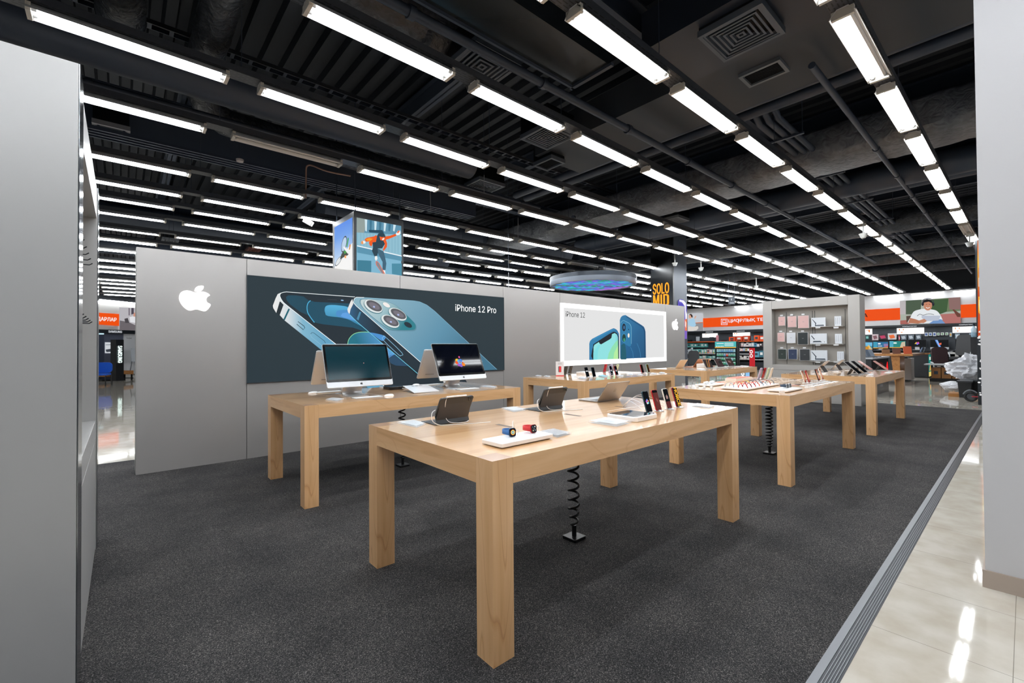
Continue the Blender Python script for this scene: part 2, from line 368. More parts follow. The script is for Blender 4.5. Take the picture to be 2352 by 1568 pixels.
A.shape([(325, 226), (270, 250), (235, 320), (190, 440), (197, 480), (245, 558), (300, 590), (380, 680), (978, 1160), (1862, 1880), (2120, 1860), (1215, 1070), (470, 480), (345, 370), (300, 290)], BAND)
A.shape([(310, 370), (300, 380), (246, 560), (300, 600), (365, 425)], EM('#232d33'))
A.shape([(445, 485), (468, 500), (384, 682), (362, 662)], EM('#17606e'))
for P, wd in (([(600, 700), (700, 775), (712, 800), (690, 835), (580, 742)], 9), ([(1050, 1055), (1035, 1020), (860, 885), (830, 880), (806, 905)], 6), ([(806, 905), (815, 950), (985, 1085)], 4)):
    A.line(P, wd, EM('#10252e') if wd > 4 else EM('#9ccbe0'))
face = [(300, 285), (305, 255), (330, 232), (400, 218), (520, 225), (1530, 298), (2700, 420), (3400, 1760), (2120, 1860), (1215, 1070), (470, 480), (345, 370)]
A.shape(face, EM('#222d35'))
A.shape([(405, 300), (440, 272), (560, 272), (690, 290), (760, 345), (800, 360), (745, 500), (790, 610), (640, 545), (470, 420), (415, 350)], TEAL)
A.shape([(805, 358), (870, 378), (1420, 405), (1600, 420), (1800, 900), (1500, 800), (1010, 745), (868, 715), (800, 625), (755, 540), (748, 450), (770, 390)], EM('#1d4d62'))
A.line([(868, 715), (800, 625), (755, 540), (748, 450), (770, 390), (805, 358)], 14, EM('#4fb0da'), 4)
A.shape([(1035, 500), (1060, 445), (1150, 428), (1300, 440), (1420, 465), (1600, 560), (1780, 830), (1600, 760), (1380, 650), (1090, 610), (1045, 560)], BLUE1, 3)
A.shape([(1225, 560), (1240, 525), (1330, 512), (1440, 520), (1600, 600), (1760, 820), (1560, 700), (1250, 620)], EM('#4c8fca'), 3)
A.shape([(1310, 590), (1340, 560), (1440, 560), (1560, 620), (1620, 700), (1330, 625)], EM('#5f9fe0'), 3)
A.shape([(1410, 1080), (1430, 990), (1510, 905), (1640, 872), (1850, 880), (2050, 915), (2180, 1000), (2300, 1300), (2100, 1280), (1800, 1150), (1500, 1200)], BLOB, 3)
A.line([(1410, 1080), (1430, 990), (1510, 905), (1640, 872), (1850, 880)], 10, EM('#8fd8a0'), 3)
A.shape([(2080, 1290), (2200, 1225), (2420, 1215), (2620, 1275), (2740, 1400), (2200, 1420)], EM('#2a4a66'), 3)
A.line([(2080, 1290), (2200, 1225), (2420, 1215), (2620, 1275)], 10, EM('#5c9ae0'), 3)
A.line([(1215, 1070), (2120, 1855)], 9, EDGE); A.line([(300, 285), (305, 255), (330, 232), (400, 218), (520, 225), (1530, 298)], 9, EDGE, 3); A.line([(1215, 1070), (470, 480), (345, 370), (300, 285)], 9, EDGE, 3)
A.line([(1080, 340), (1235, 348)], 10, EM('#3a4046')); A.ell(1320, 354, 24, 8, .1, EM('#9fd0ff'))
b2 = lmap(780, 660, 6.19, fw); A.fn = b2
A.shape([(175, 160), (150, 200), (105, 310), (112, 350), (135, 385), (240, 490), (1105, 1226), (1320, 1217), (310, 335), (230, 265), (188, 215)], grad('print_glass', [(0, '#3f7fb8'), (.3, '#27465c'), (.6, '#202c36'), (1, '#22303a')], (0, 0, 0), (2.3, 0, 0), (1.2, 1, 1)))
A.shape([(150, 200), (105, 310), (112, 350), (135, 380), (150, 310), (188, 235), (175, 165)], EM('#e8e6e4'))
A.shape([(275, 345), (300, 352), (262, 470), (236, 448)], EM('#4a87a8'))
A.shape([(430, 640), (640, 690), (600, 760), (490, 690)], EM('#4a90d0'), 3)
A.line([(620, 700), (640, 700), (880, 930), (860, 965), (830, 955), (610, 745), (620, 700)], 6, EM('#8fc8e6'), 3)
A.line([(135, 385), (240, 490), (1105, 1226)], 7, EDGEB)
BACK = grad('print_back', [(0, '#8fb7c6'), (.35, '#7fa9bc'), (.7, '#5d90aa'), (1, '#41718a')], (0, math.radians(40), 0), (2.4, 0, 2.3), (2.4, 1, 1))
back = [(188, 215), (198, 165), (230, 141), (340, 144), (1040, 190), (1130, 205), (1230, 250), (1340, 335), (2228, 1166), (1320, 1218), (310, 335), (230, 265)]
A.shape(back, BACK); A.line([(1320, 1216), (310, 335), (230, 265), (188, 215), (198, 165), (230, 141), (340, 144)], 8, EDGE); A.line([(340, 144), (1040, 190), (1130, 205), (1230, 250), (1340, 335), (2228, 1166)], 4, EM('#8fc4dc'))
bump = [(290, 195), (335, 170), (560, 184), (690, 215), (810, 270), (950, 400), (1050, 500), (1072, 550), (1060, 592), (1000, 606), (740, 600), (630, 550), (410, 375), (310, 265)]
A.shape([(x+(x-680)*.03, y+(y-390)*.05+4) for x, y in bump], EM('#5f8a9c'), 3); A.shape(bump, grad('print_bump', [(0, '#d7dedc'), (.6, '#9fc0c8'), (1, '#2f7f8c')], (0, math.radians(35), 0), (2.5, 0, 2.25), (1.0, 1, 1)), 3)
for cx, cy, a, b_ in ((475, 268, 140, 72), (818, 382, 138, 66), (712, 482, 138, 68)):
    A.ell(cx-6, cy+6, a+8, b_+12, .5, EM('#3f7684')); A.ell(cx-4, cy, a+2, b_+6, .5, EM('#dfe6e6')); A.ell(cx+6, cy-6, a-18, b_-10, .5, EM('#5b5c62')); A.ell(cx+8, cy-4, a-55, b_-34, .5, EM('#77737c')); A.ell(cx+4, cy+8, 16, 12, .5, EM('#a9b8e6'))
A.ell(652, 252, 66, 32, .52, EM('#7fb0b8')); A.ell(652, 250, 58, 27, .52, EM('#f2ece8')); A.ell(958, 532, 62, 33, .52, EM('#20303a'))
par(A.build('printed_phones', tri=True), p1)
def Ytext(parent, body, xl, yl, xr, yr, hpx, Y, mt, bold=.02, name='lettering'):
    a = Py(xl, yl, Y); b = Py(xr, yr, Y); t = Py(xl, yl-hpx, Y)
    o = text(name, body, a, (1, 0, 0), (0, 0, 1), b.x-a.x, t.z-a.z, mt, None, .001, bold); return par(o, parent) if parent else o
Ytext(p1, 'iPhone 12 Pro', 1046, 714, 1139.5, 719, 15.5, YW-.026, EM('#f6f6f6', 1.2), .009)
# poster two: white lightbox
p2 = thing('lightbox_poster', 'bright white-framed lightbox poster with two upright blue phones', 'poster', (7.113, YW, 0))
X0, X1, Z0, Z1 = 7.1132, 11.398, 1.0027, 2.3658
g = G()
for a in ((X0, X1, Z0, Z0+.11), (X0, X1, Z1-.10, Z1), (X0, X0+.09, Z0+.11, Z1-.10), (X1-.11, X1, Z0+.11, Z1-.10)): g.box(a[0], a[1], YW-.026, YW-.001, a[2], a[3], EM('#ffffff', 1.6))
par(g.build('frame'), p2)
par(G().box(X0+.09, X1-.11, YW-.02, YW-.001, Z0+.11, Z1-.10, EM('#e2e2e2')).build('panel'), p2)
A = Art(lmap(1150, 580, 4.704, fw), (0, -1, 0), .0006)
BL = grad('print_navy', [(0, '#2f7fae'), (.5, '#1f5f8e'), (1, '#174a72')], (0, math.radians(50), 0), (9., 0, 2.2), (2, 1, 1))
A.shape([(957, 1167), (957, 1166), (957, 1000), (957, 985), (966, 955), (985, 935), (1005, 922), (1195, 826), (1230, 820), (1258, 838), (1274, 870), (1278, 900), (1280, 1156), (1280, 1157)], BL, 3)
A.line([(1000, 935), (1200, 836), (1230, 832)], 7, EM('#3f93c4'))
A.shape([(998, 1164), (998, 1008), (1008, 985), (1030, 970), (1195, 865), (1235, 858), (1262, 880), (1272, 910), (1274, 930), (1276, 1156), (1276, 1157)], EM('#141a24'), 3)
A.shape([(1002, 1163), (1002, 1020), (1012, 995), (1060, 965), (1070, 985), (1085, 990), (1180, 935), (1196, 920), (1202, 880), (1232, 868), (1256, 885), (1266, 915), (1269, 1157)], grad('print_screen', [(0, '#8fe0e0'), (.25, '#4fb0cc'), (.5, '#2f6fb4'), (1, '#1f4f9a')], (0, 0, 0), (9.03, 0, 0), (1.1, 1, 1)))
A.shape([(1000, 1163), (1000, 1080), (1060, 990), (1075, 1000), (1050, 1060), (1042, 1162)], EM('#7fdce2'))
A.shape([(1150, 1161), (1165, 1090), (1200, 1020), (1240, 965), (1266, 940), (1269, 1157)], EM('#8fe0b0'))
A.shape([(1215, 1159), (1225, 1080), (1267, 1000), (1269, 1157)], EM('#b4eca0'))
A.shape([(1290, 1156), (1290, 1155), (1286, 745), (1286, 730), (1296, 700), (1315, 682), (1340, 676), (1360, 682), (1525, 785), (1552, 815), (1562, 850), (1564, 880), (1568, 1141), (1568, 1142)], BL, 3)
A.line([(1355, 690), (1520, 795), (1545, 825), (1553, 860), (1558, 1142)], 6, EM('#123c5c'))
A.shape([(1296, 1155), (1300, 1000), (1340, 970), (1352, 1060), (1356, 1153)], EM('#1a5a6c')); A.line([(1400, 1020), (1425, 1080), (1432, 1150)], 4, EM('#3f86b4'), 3); A.line([(1470, 980), (1500, 1060), (1510, 1147)], 4, EM('#3f86b4'), 3)
A.shape([(1296, 935), (1297, 760), (1306, 740), (1325, 732), (1385, 762), (1402, 785), (1408, 815), (1408, 985), (1400, 1008), (1380, 1012), (1318, 972), (1300, 955)], EM('#2a78a6'), 2); A.line([(1297, 760), (1306, 740), (1325, 732), (1385, 762), (1402, 785), (1408, 815), (1408, 985)], 3, EM('#8fd0e6'))
for cy, q in ((808, '#0c1c30'), (922, '#123a34')): A.ell(1328, cy, 24, 50, 0, EM('#3f8fba')); A.ell(1328, cy, 20, 43, 0, EM(q)); A.ell(1330, cy+(20 if cy > 900 else 0), 9, 20, 0, EM('#3f9f7c' if cy > 900 else '#3f6f9a'))
A.ell(1378, 894, 10, 24, 0, EM('#f4ecdc')); A.ell(1377, 830, 4, 8, 0, EM('#0c1c30'))
par(A.build('printed_phones', tri=True), p2)
Ytext(p2, 'iPhone 12', 1299, 727, 1343.3, 729.5, 12.5, YW-.024, EM('#15171a'), 0)
# ---------------------------------------------------------------- accessory bays
BW = satin('bay_satin', '#b4b1ad', .36, .2); BIN = M('#b3aea6', .55, .1)
BSH = satin('bay_polished', '#8f9296', .12, .9)
def bay(name, label, X, flip, mt):
    t = thing(name, label, 'display bay', (X, 3.52, 0))
    s = 1 if flip else -1            # local +x*s points towards the viewer side
    def bx(g, x0, x1, y0, y1, z0, z1, mt): a, b = sorted((-s*x0, -s*x1)); g.box(a, b, y0, y1, z0, z1, mt)
    g = G()
    bx(g, 0, .5, -1.03, -.81, 0, 2.571, mt); g.build('side_post', t, bevel=.002)
    g = G(); bx(g, 0, .5, .81, 1.02, 0, 2.571, mt); g.build('side_post', t, bevel=.002)
    g = G(); bx(g, .004, .5, -.807, .807, 2.355, 2.569, mt); g.build('header', t, bevel=.002)
    g = G(); bx(g, .004, .5, -.807, .807, .79, .92, mt); bx(g, .004, .5, -.807, .807, .02, .785, mt); bx(g, .02, .5, -.807, .807, 0, .02, DARK); g.build('base_cabinet', t, bevel=.002)
    g = G(); bx(g, .26, .5, -.81, .81, .92, 2.356, BIN); g.build('back_panel', t)
    g = G()
    for y in (.55, -.03, -.08, -.70): bx(g, .255, .262, y-.006, y+.006, .93, 2.27, M('#5b5a58', .5))
    g.build('slot_rail', t)
    return t
bayR = bay('display_bay', 'grey accessory display bay with pink cases and keyboard boxes', 12.72, False, BW)
bayL = bay('display_bay', 'tall grey display bay end filling the left edge', -.135, True, satin('left_bay_satin', '#b3b2b1', .34, .3))
g = G(); g.box(-.003, .0, -1.03, -.81, 0, 2.57, BSH); g.box(-.003, 0, .81, 1.02, 0, 2.57, BSH); g.build('polished_edge', bayL).location = (.004, 0, 0)
# left bay hooks and a few hanging things
for q, (z, k) in enumerate(((2.0, 5), (1.6, 5))):
    for i in range(k):
        o = G().tube([(0, 0, 0), (.22, 0, 0), (.235, 0, .012)], .0035, M('#33353a', .3, .8), 6).build('display_hook', loc=(-.39, 4.2-.22*i, z))
        tag(o, '%s empty metal hook on the %s row of the left bay' % (ORD[i+1], ('upper', 'middle')[q]), 'hook', 'hooks in the left bay')
for i in range(3):
    t = thing('earphone_pack', '%s pale rounded pack hanging low in the left bay' % ORD[i+1], 'hanging pack', (-.3, 4.35-.25*i, .98), 0, 'packs in the left bay')
    G().prism(rr(.09, .05, .02), .0, .14, M('#d8d6d4', .25)).build('pack', t, bevel=.004); G().tube([(-.09, 0, .15), (.05, 0, .15)], .004, STEEL, 6).build('hook', t)
# right bay goods: on the plane just in front of the panel
def XP(x, y, X): return Px(x, y, X)
zb = lmap(1740, 680, 8.712, lambda x, y: (x, y))
cases = [('small pink tablet case', (415, 415, 555, 590), '#d7b0ac'), ('medium pink tablet case', (598, 405, 780, 620), '#d7b0ac'), ('large pink tablet case', (805, 395, 1030, 637), '#d7b0ac'),
 ('small pink tablet case', (395, 732, 545, 910), '#d7b0ac'), ('white tablet case', (580, 732, 760, 940), '#d6d8dc'), ('large black tablet case', (800, 728, 1015, 968), '#1f2729'),
 ('dark green tablet case', (402, 1058, 580, 1265), '#26302c'), ('navy blue tablet case', (612, 1058, 795, 1265), '#24304a'), ('charcoal tablet case', (840, 1058, 1052, 1292), '#2c2f32')]
rown = ['top', 'middle', 'bottom']
for i, (nm, (a, b, c, d), colr) in enumerate(cases):
    X = 12.80; p = XP(*zb(a, b), X); q = XP(*zb(c, d), X)
    t = thing('tablet_case', '%s hanging in the %s row of the accessory bay' % (nm, rown[i//3]), 'tablet case', (X, (p.y+q.y)/2, q.z), 0, 'cases in the accessory bay')
    w_ = abs(p.y-q.y); h_ = p.z-q.z
    g = G(); g.box(0, .022, -w_/2, w_/2, 0, h_, M('#d9d9d9', .3)); g.build('package', t, bevel=.003)
    g = G(); g.box(-.004, .0, -w_/2+.008, w_/2-.008, .008, h_-.006, M(colr, .6)); g.box(-.0045, -.0035, -.02, .02, h_*.5, h_*.5+.008, M('#8d8d8d', .4)); g.build('cover', t)
    g = G(); g.tube([(.18, .01, h_+.03), (-.01, .01, h_+.03)], .003, STEEL, 6); g.build('hook', t)
    g = G(); g.box(-.012, -.009, -.03, .035, h_+.018, h_+.05, M('#e4e6e8', .4)); g.build('price_tag', t)
boxes = [((1072, 435, 1360, 605), 'k'), ((1045, 752, 1388, 948), 'h'), ((1062, 1082, 1395, 1290), 'k'), ((1536, 402, 1674, 598), 'p'), ((1547, 755, 1690, 948), 'p'), ((1590, 1105, 1728, 1298), 'p')]
for i, ((a, b, c, d), kd) in enumerate(boxes):
    X = 12.82; p = XP(*zb(a, b), X); q = XP(*zb(c, d), X); w_ = abs(p.y-q.y); h_ = p.z-q.z
    nm = 'white box printed with a folding tablet keyboard' if kd != 'p' else 'slim white accessory box'
    t = thing('keyboard_box' if kd != 'p' else 'accessory_box', '%s on the %s shelf of the accessory bay' % (nm, rown[i % 3]), 'box', (X, (p.y+q.y)/2, q.z), 0, 'boxes in the accessory bay')
    g = G(); g.box(0, .045, -w_/2, w_/2, 0, h_, M('#dfe3e8', .35)); g.build('carton', t, bevel=.003)
    if kd == 'p':
        g = G()
        for k in (-.3, 0, .3): g.box(-.001, 0, k*w_-.004, k*w_+.004, h_*.2, h_*.85, M('#b5b9c0', .4))
        g.build('print', t)
    else:
        # y local grows to the left in the photo
        f = lambda u, v: Vector((-.0015, w_/2-u*w_, h_*(1-v))); g = G()
        D = M('#3d4650', .5)
        if kd == 'k': g.poly([f(u, v) for u, v in ((.05, .14), (.10, .15), (.36, .6), (.32, .8), (.85, .8), (.92, .92), (.26, .92), (.28, .62))], D)
        else: g.poly([f(u, v) for u, v in ((.07, .2), (.12, .18), (.30, .55), (.25, .6))], D); g.poly([f(u, v) for u, v in ((.22, .72), (.62, .72), (.72, .86), (.16, .86))], D)
        g.poly([f(u, v) for u, v in ((.84, .8), (.88, .8), (.88, .86), (.84, .86))], D); g.build('print', t, tri=True)
for i, (ya, yb, yz) in enumerate(((1040, 1710, 612), (1040, 1715, 958), (1050, 1730, 1300))):
    a = XP(*zb(ya, yz), 12.80); b = XP(*zb(yb, yz), 12.80)
    g = G(); g.box(-.02, .19, b.y-3.52, a.y-3.52, a.z-.012, a.z-.001, M('#b9b6b1', .4)); o = g.build('shelf', bayR); o.location = (.09, 0, 0)
    for k, xx in enumerate((1205, 1570)):
        c = XP(*zb(xx, yz+15), 12.79); g = G(); g.box(-.003, 0, -.05, .05, -.017, .017, M('#e4e6e8', .4)); o = g.build('price_tag', bayR); o.location = (12.795-12.72-.03+.03, c.y-3.52, c.z)
# ---------------------------------------------------------------- ceiling services
def spanX(p, q, z):
    a = Pz(p[0], p[1], z); b = Pz(q[0], q[1], z); return min(a.x, b.x), max(a.x, b.x), (a.y+b.y)/2
def spanY(p, q, z):
    a = Pz(p[0], p[1], z); b = Pz(q[0], q[1], z); return min(a.y, b.y), max(a.y, b.y), (a.x+b.x)/2
g = G()
def beamY(x, z=5.3, h=.3, w_=.14, y0=-8, y1=33):
    g = G(); g.box(x-w_/2, x+w_/2, y0, y1, z, z+.015, DUCT); g.box(x-.008, x+.008, y0, y1, z, z+h, DUCT); g.box(x-w_/2, x+w_/2, y0, y1, z+h-.015, z+h, DUCT); return g
for i, x in enumerate([-2.2, .75, 3.7, 6.65, 9.6, 12.55, 15.5, 18.45, 21.4, 24.35]): beamY(x).build('beam')['kind'] = 'structure'
for i, y in enumerate([-3, 2.9, 8.8, 14.7, 20.6]):
    g = G(); g.box(-7, 28.9, y-.1, y+.1, 4.95, 4.97, DUCT); g.box(-7, 28.9, y-.01, y+.01, 4.95, 5.3, DUCT); g.box(-7, 28.9, y-.1, y+.1, 5.28, 5.3, DUCT); g.build('beam')['kind'] = 'structure'
def ringduct(pts, r, mt, rib=.45, n=20, wob=.0):
    """round duct with shallow seams and a little sag, as wrapped ducts have"""
    P = [Vector(p) for p in pts]; out = []; rs = []
    for a, b in zip(P[:-1], P[1:]):
        L = (b-a).length; k = max(1, int(L/.11))
        for i in range(k):
            t = i/k; out.append(a.lerp(b, t)); rs.append(r*(1+wob*random.uniform(-1, 1)))
    out.append(P[-1]); rs.append(r)
    return G().tube(out, rs, mt, n)
def service(o, lab, cat, grp=None): return tag(o, lab, cat, grp)
x0, x1, y = spanX((134, 80), (1082, 380), 4.3); service(ringduct([(-4, y, 4.3), (x1, y, 4.3)], .2, DUCT, wob=.012).build('air_duct', smooth=True), 'round dark duct running below the roof at upper left', 'duct')
x0, x1, y = spanX((470, 262), (818, 370), 4.45); a = Pz(505, 20, 4.75)
service(ringduct(smoothpoly([(a.x-.02, -3, 4.75), (a.x, y-1.2, 4.75), (a.x, y-.35, 4.7), (a.x+.25, y, 4.5), (a.x+.9, y, 4.45), (x1+2.5, y, 4.45)], 6, False), .17, WRAPB, wob=.04).build('air_duct', smooth=True), 'wrinkled flexible duct bending sideways at upper left', 'duct')
y0, y1, x = spanY((300, 0), (262, 215), 4.85); service(ringduct([(x, -3, 4.85), (x, 6.2, 4.85)], .2, WRAPB, wob=.03).build('air_duct', smooth=True), 'dark flexible duct at far upper left above the long lamp', 'duct')
x0, x1, y = spanX((985, 58), (1105, 128), 4.85); service(ringduct(smoothpoly([(-4, y, 5.0), (x0-.6, y, 4.95), (x0, y, 4.85), (x1-.1, y, 4.8), (x1+.15, y+.02, 4.6)], 5, False), .3, WRAPB, wob=.04).build('air_duct', smooth=True), 'black foil duct feeding the vent near top centre', 'duct')
for nm, p, q, z, r, lab in (('pipe', (193, 172), (800, 365), 4.35, .035, 'thin dark pipe crossing above the left lamps'), ('pipe', (958, 0), (1926, 567), 4.3, .045, 'long black pipe running beside the rectangular duct'),
   ('pipe', (2015, 340), (2210, 600), 4.3, .035, 'thin black pipe at upper right beside the last lamp row')):
    x0, x1, y = spanX(p, q, z); g = G(); g.tube([(x0-3, y, z), (x1+4, y, z)], r, PIPE, 10)
    for k in range(8): g.tube([(x0+k*1.6, y, z), (x0+k*1.6+.06, y, z)], r*1.35, PIPE, 10)
    g2 = g.build('pipe', smooth=True); service(g2, lab, 'pipe')
x0, x1, y = spanX((1744, 271), (2023, 494), 4.5)
for k in range(3):
    service(G().tube([(x0, y+.12*k-.12, 4.9), (x0+.02, y+.12*k-.12, 4.6), (x0+.2, y+.12*k-.12, 4.5), (x1+5, y+.12*k-.12, 4.5)], .04, PIPE, 10).build('pipe', smooth=True), '%s of three parallel black pipes at upper right' % ('first', 'middle', 'last')[k], 'pipe', 'three parallel pipes')
for k in range(5): service(G().box(x0+.8+2.2*k-.02, x0+.8+2.2*k+.02, y-.25, y+.25, 4.43, 4.455, PIPE).tube([(x0+.8+2.2*k, y-.23, 4.44), (x0+.8+2.2*k, y-.23, 5.6)], .006, PIPE, 6).build('pipe_hanger'), '%s hanger bar under the three parallel pipes' % ORD[k+1], 'pipe hanger', 'hangers of the parallel pipes')
for j, (p, q) in enumerate((((1683, 243), (2242, 45)), ((1700, 262), (2242, 78)))):
    y0, y1, x = spanY(p, q, 4.6); service(G().tube([(x, -4, 4.6), (x, 7, 4.6)], .07, PIPE, 12).build('pipe', smooth=True), '%s dark pipe crossing behind the second square vent' % ('nearer', 'farther')[j], 'pipe')
# rectangular duct with the sharp lit corner, top centre
a = Pz(1320, 198, 4.25); b = Pz(1402, 150, 4.25)
g = G(); g.box(-3, a.x, b.y, a.y, 4.25, 4.6, M('#24292d', .22, .1)); 
for x in (a.x-.02, a.x-2.2, a.x-4.4): g.box(x-.02, x+.02, b.y-.04, a.y+.04, 4.22, 4.25, PIPE)
g.box(-3, a.x, a.y, a.y+.025, 4.22, 4.25, PIPE); service(g.build('air_duct'), 'flat glossy black rectangular duct at top centre', 'duct')
# grey boxed duct across, with square vents
g = G(); g.box(5.05, 6.15, -4, 5.2, 4.52, 4.95, M('#34383e', .6)); service(g.build('air_duct'), 'wide grey boxed duct crossing behind the largest vent', 'duct')
g = G(); g.box(4.1, 5.02, -.2, 2.6, 4.50, 4.9, DUCTB); service(g.build('air_duct'), 'black plenum box holding the largest square vent', 'duct')
# big wrapped ducts along Y
def wrapduct(x0, x1, z0, z1, y0, y1, lab, n=26):
    g = G(); N = int((y1-y0)/.1); vs = []; m_ = 16
    for i in range(N+1):
        y = y0+(y1-y0)*i/N; s = 1 if i % 9 else .955
        for k in range(m_):
            q = 2*math.pi*k/m_; c, d = math.cos(q), math.sin(q)
            e = 1+random.uniform(-.012, .012)
            vs.append(((x0+x1)/2+(x1-x0)/2*s*e*math.copysign(abs(c)**.4, c), y, (z0+z1)/2+(z1-z0)/2*s*e*math.copysign(abs(d)**.4, d)))
    g.add(vs, [(i*m_+k, i*m_+(k+1) % m_, (i+1)*m_+(k+1) % m_, (i+1)*m_+k) for i in range(N) for k in range(m_)], WRAP)
    return service(g.build('air_duct', smooth=True), lab, 'duct')
c = Pz(1886, 366, 4.3); wrapduct(c.x, c.x+1.0, 4.3, 4.85, -4, 12, 'large silver-grey wrapped duct sagging across the upper right')
service(ringduct([(10.6, -4, 4.5), (10.6, 9, 4.5)], .22, DUCT, wob=.01).build('air_duct', smooth=True), 'round dark duct crossing just behind the wrapped duct', 'duct')
service(ringduct([(11.7, -4, 4.7), (11.7, 9, 4.7)], .2, DUCT, wob=.01).build('air_duct', smooth=True), 'second round dark duct behind the wrapped duct', 'duct')
for i, (x, r, y0, y1, z) in enumerate(((15, .3, -5, 16, 4.6), (18.2, .22, -3, 20, 4.5), (21.5, .3, -5, 22, 4.7), (24.8, .25, -5, 22, 4.6))):
    service(ringduct([(x, y0, z), (x, y1, z)], r, WRAPB, wob=.02).build('air_duct', smooth=True), '%s far black duct crossing over the rear of the shop' % ORD[i+1], 'duct', 'far crossing ducts')
for i, (y, r, x0, x1, z) in enumerate(((10.8, .35, 3.5, 12, 4.75), (14, .25, -3, 9, 4.6), (18, .3, -4, 12, 4.6), (23.5, .3, -4, 12, 4.6))):
    service(ringduct([(x0, y, z), (x1, y, z)], r, DUCT, wob=.02).build('air_duct', smooth=True), '%s dark duct running over the area behind the partition wall' % ORD[i+1], 'duct', 'ducts behind the partition')
g = G(); g.box(-3, 6, 8.1, 8.5, 4.4, 4.8, DUCT)
for k in range(4): g.box(-3, 6, 8.1+.1*k, 8.13+.1*k, 4.36, 4.4, PIPE)
service(g.build('cable_ladder'), 'stack of dark cable trays crossing above the middle left lamps', 'cable tray')
x0, x1, y = spanX((296, 28), (800, 220), 5.1); g = G(); g.box(-4, 9, y-.06, y-.05, 5.05, 5.1, rail_mat()); g.box(-4, 9, y+.05, y+.06, 5.05, 5.1, PIPE)
for k in range(60): g.box(-4+.2*k, -3.96+.2*k, y-.05, y+.05, 5.05, 5.06, PIPE)
service(g.build('cable_ladder'), 'thin slotted cable ladder high at upper left', 'cable tray')
# square diffusers
def diffuser(corners, z, lab, rings=5, w_=None, mt=M('#565d67', .5), frame_only=False, sz=None):
    P = [Pz(x, y, z) for x, y in corners]; cx = sum(p.x for p in P)/4; cy = sum(p.y for p in P)/4
    xs = [p.x for p in P]; ys = [p.y for p in P]
    wx = sz or (sorted(xs)[2]+sorted(xs)[3]-sorted(xs)[0]-sorted(xs)[1])/2; wy = sz or (sorted(ys)[2]+sorted(ys)[3]-sorted(ys)[0]-sorted(ys)[1])/2
    t = thing('ceiling_vent', lab, 'vent', (cx, cy, z))
    def ring(g, a, b, t_, z0, z1, mt):
        g.box(-a, a, -b, -b+t_, z0, z1, mt); g.box(-a, a, b-t_, b, z0, z1, mt); g.box(-a, -a+t_, -b+t_, b-t_, z0, z1, mt); g.box(a-t_, a, -b+t_, b-t_, z0, z1, mt)
    g = G(); ring(g, wx/2, wy/2, .035, -.01, .05, mt); g.build('frame', t)
    g = G()
    if not frame_only:
        for k in range(1, rings+1):
            s = 1-k/(rings+.6); a = wx/2*s; b = wy/2*s
            t_ = wx/2/(rings+.6)*.42; ring(g, a+t_*.5, b+t_*.5, t_, -.004, .0, mt)
            vs = [(sx*A_, sy*B_, zz) for A_, B_, zz in ((a-t_*.4, b-t_*.4, .035), (a+t_*.5, b+t_*.5, .0)) for sx, sy in ((1, 1), (-1, 1), (-1, -1), (1, -1))]
            g.add(vs, [(i, (i+1) % 4, (i+1) % 4+4, i+4) for i in range(4)], mt)
    else:
        for k in range(int(wx/.03)): g.box(-wx/2+.03*k+.01, -wx/2+.03*k+.014, -wy/2+.03, wy/2-.03, .01, .03, DARK)
    g.build('blades', t)
    g = G(); g.box(-wx/2+.01, wx/2-.01, -wy/2+.01, wy/2-.01, .05, .3, BLACK); g.build('housing', t)
    return t
diffuser([(1600, 87), (1752, 2), (1799, 71), (1669, 144)], 4.42, 'largest square louvred vent at upper right', 6)
diffuser([(1695, 174), (1795, 136), (1812, 162), (1720, 202)], 4.49, 'small rectangular grille with pale frame at upper right', 3, mt=M('#6a6e74', .5), frame_only=True)
diffuser([(1039, 134), (1072, 110), (1172, 167), (1137, 196)], 4.42, 'square louvred vent at top centre above the second lamp row', 5, sz=.6)
diffuser([(1196, 315), (1251, 289), (1320, 313), (1261, 344)], 4.42, 'bluish square louvred vent above the middle lamps', 6, sz=.56)
diffuser([(1227, 379), (1268, 360), (1296, 374), (1254, 393)], 4.42, 'small square grille frame below the bluish vent', 3, frame_only=True)
diffuser([(1060, 427), (1106, 408), (1158, 430), (1110, 451)], 4.42, 'square vent between the middle lamp rows', 6, sz=.6)
diffuser([(931, 477), (955, 465), (989, 477), (965, 487)], 4.42, 'small square vent above the hanging cube screen', 4, mt=M('#75797f', .5))
diffuser([(1527, 506), (1556, 496), (1580, 505), (1556, 515)], 4.42, 'distant pale square vent right of centre', 4, mt=M('#75797f', .5))
diffuser([(209, 279), (300, 299), (298, 324), (215, 306)], 4.42, 'pale square vent beside the left display bay', 4, mt=M('#8f9196', .5))
diffuser([(365, 553), (378, 548), (414, 553), (404, 562)], 4.42, 'pale flat vent above the left end of the partition', 3, mt=M('#75797f', .5))
diffuser([(552, 575), (585, 570), (610, 577), (575, 583)], 4.42, 'reddish slatted vent above the partition wall', 3, mt=M('#6b3f38', .5))
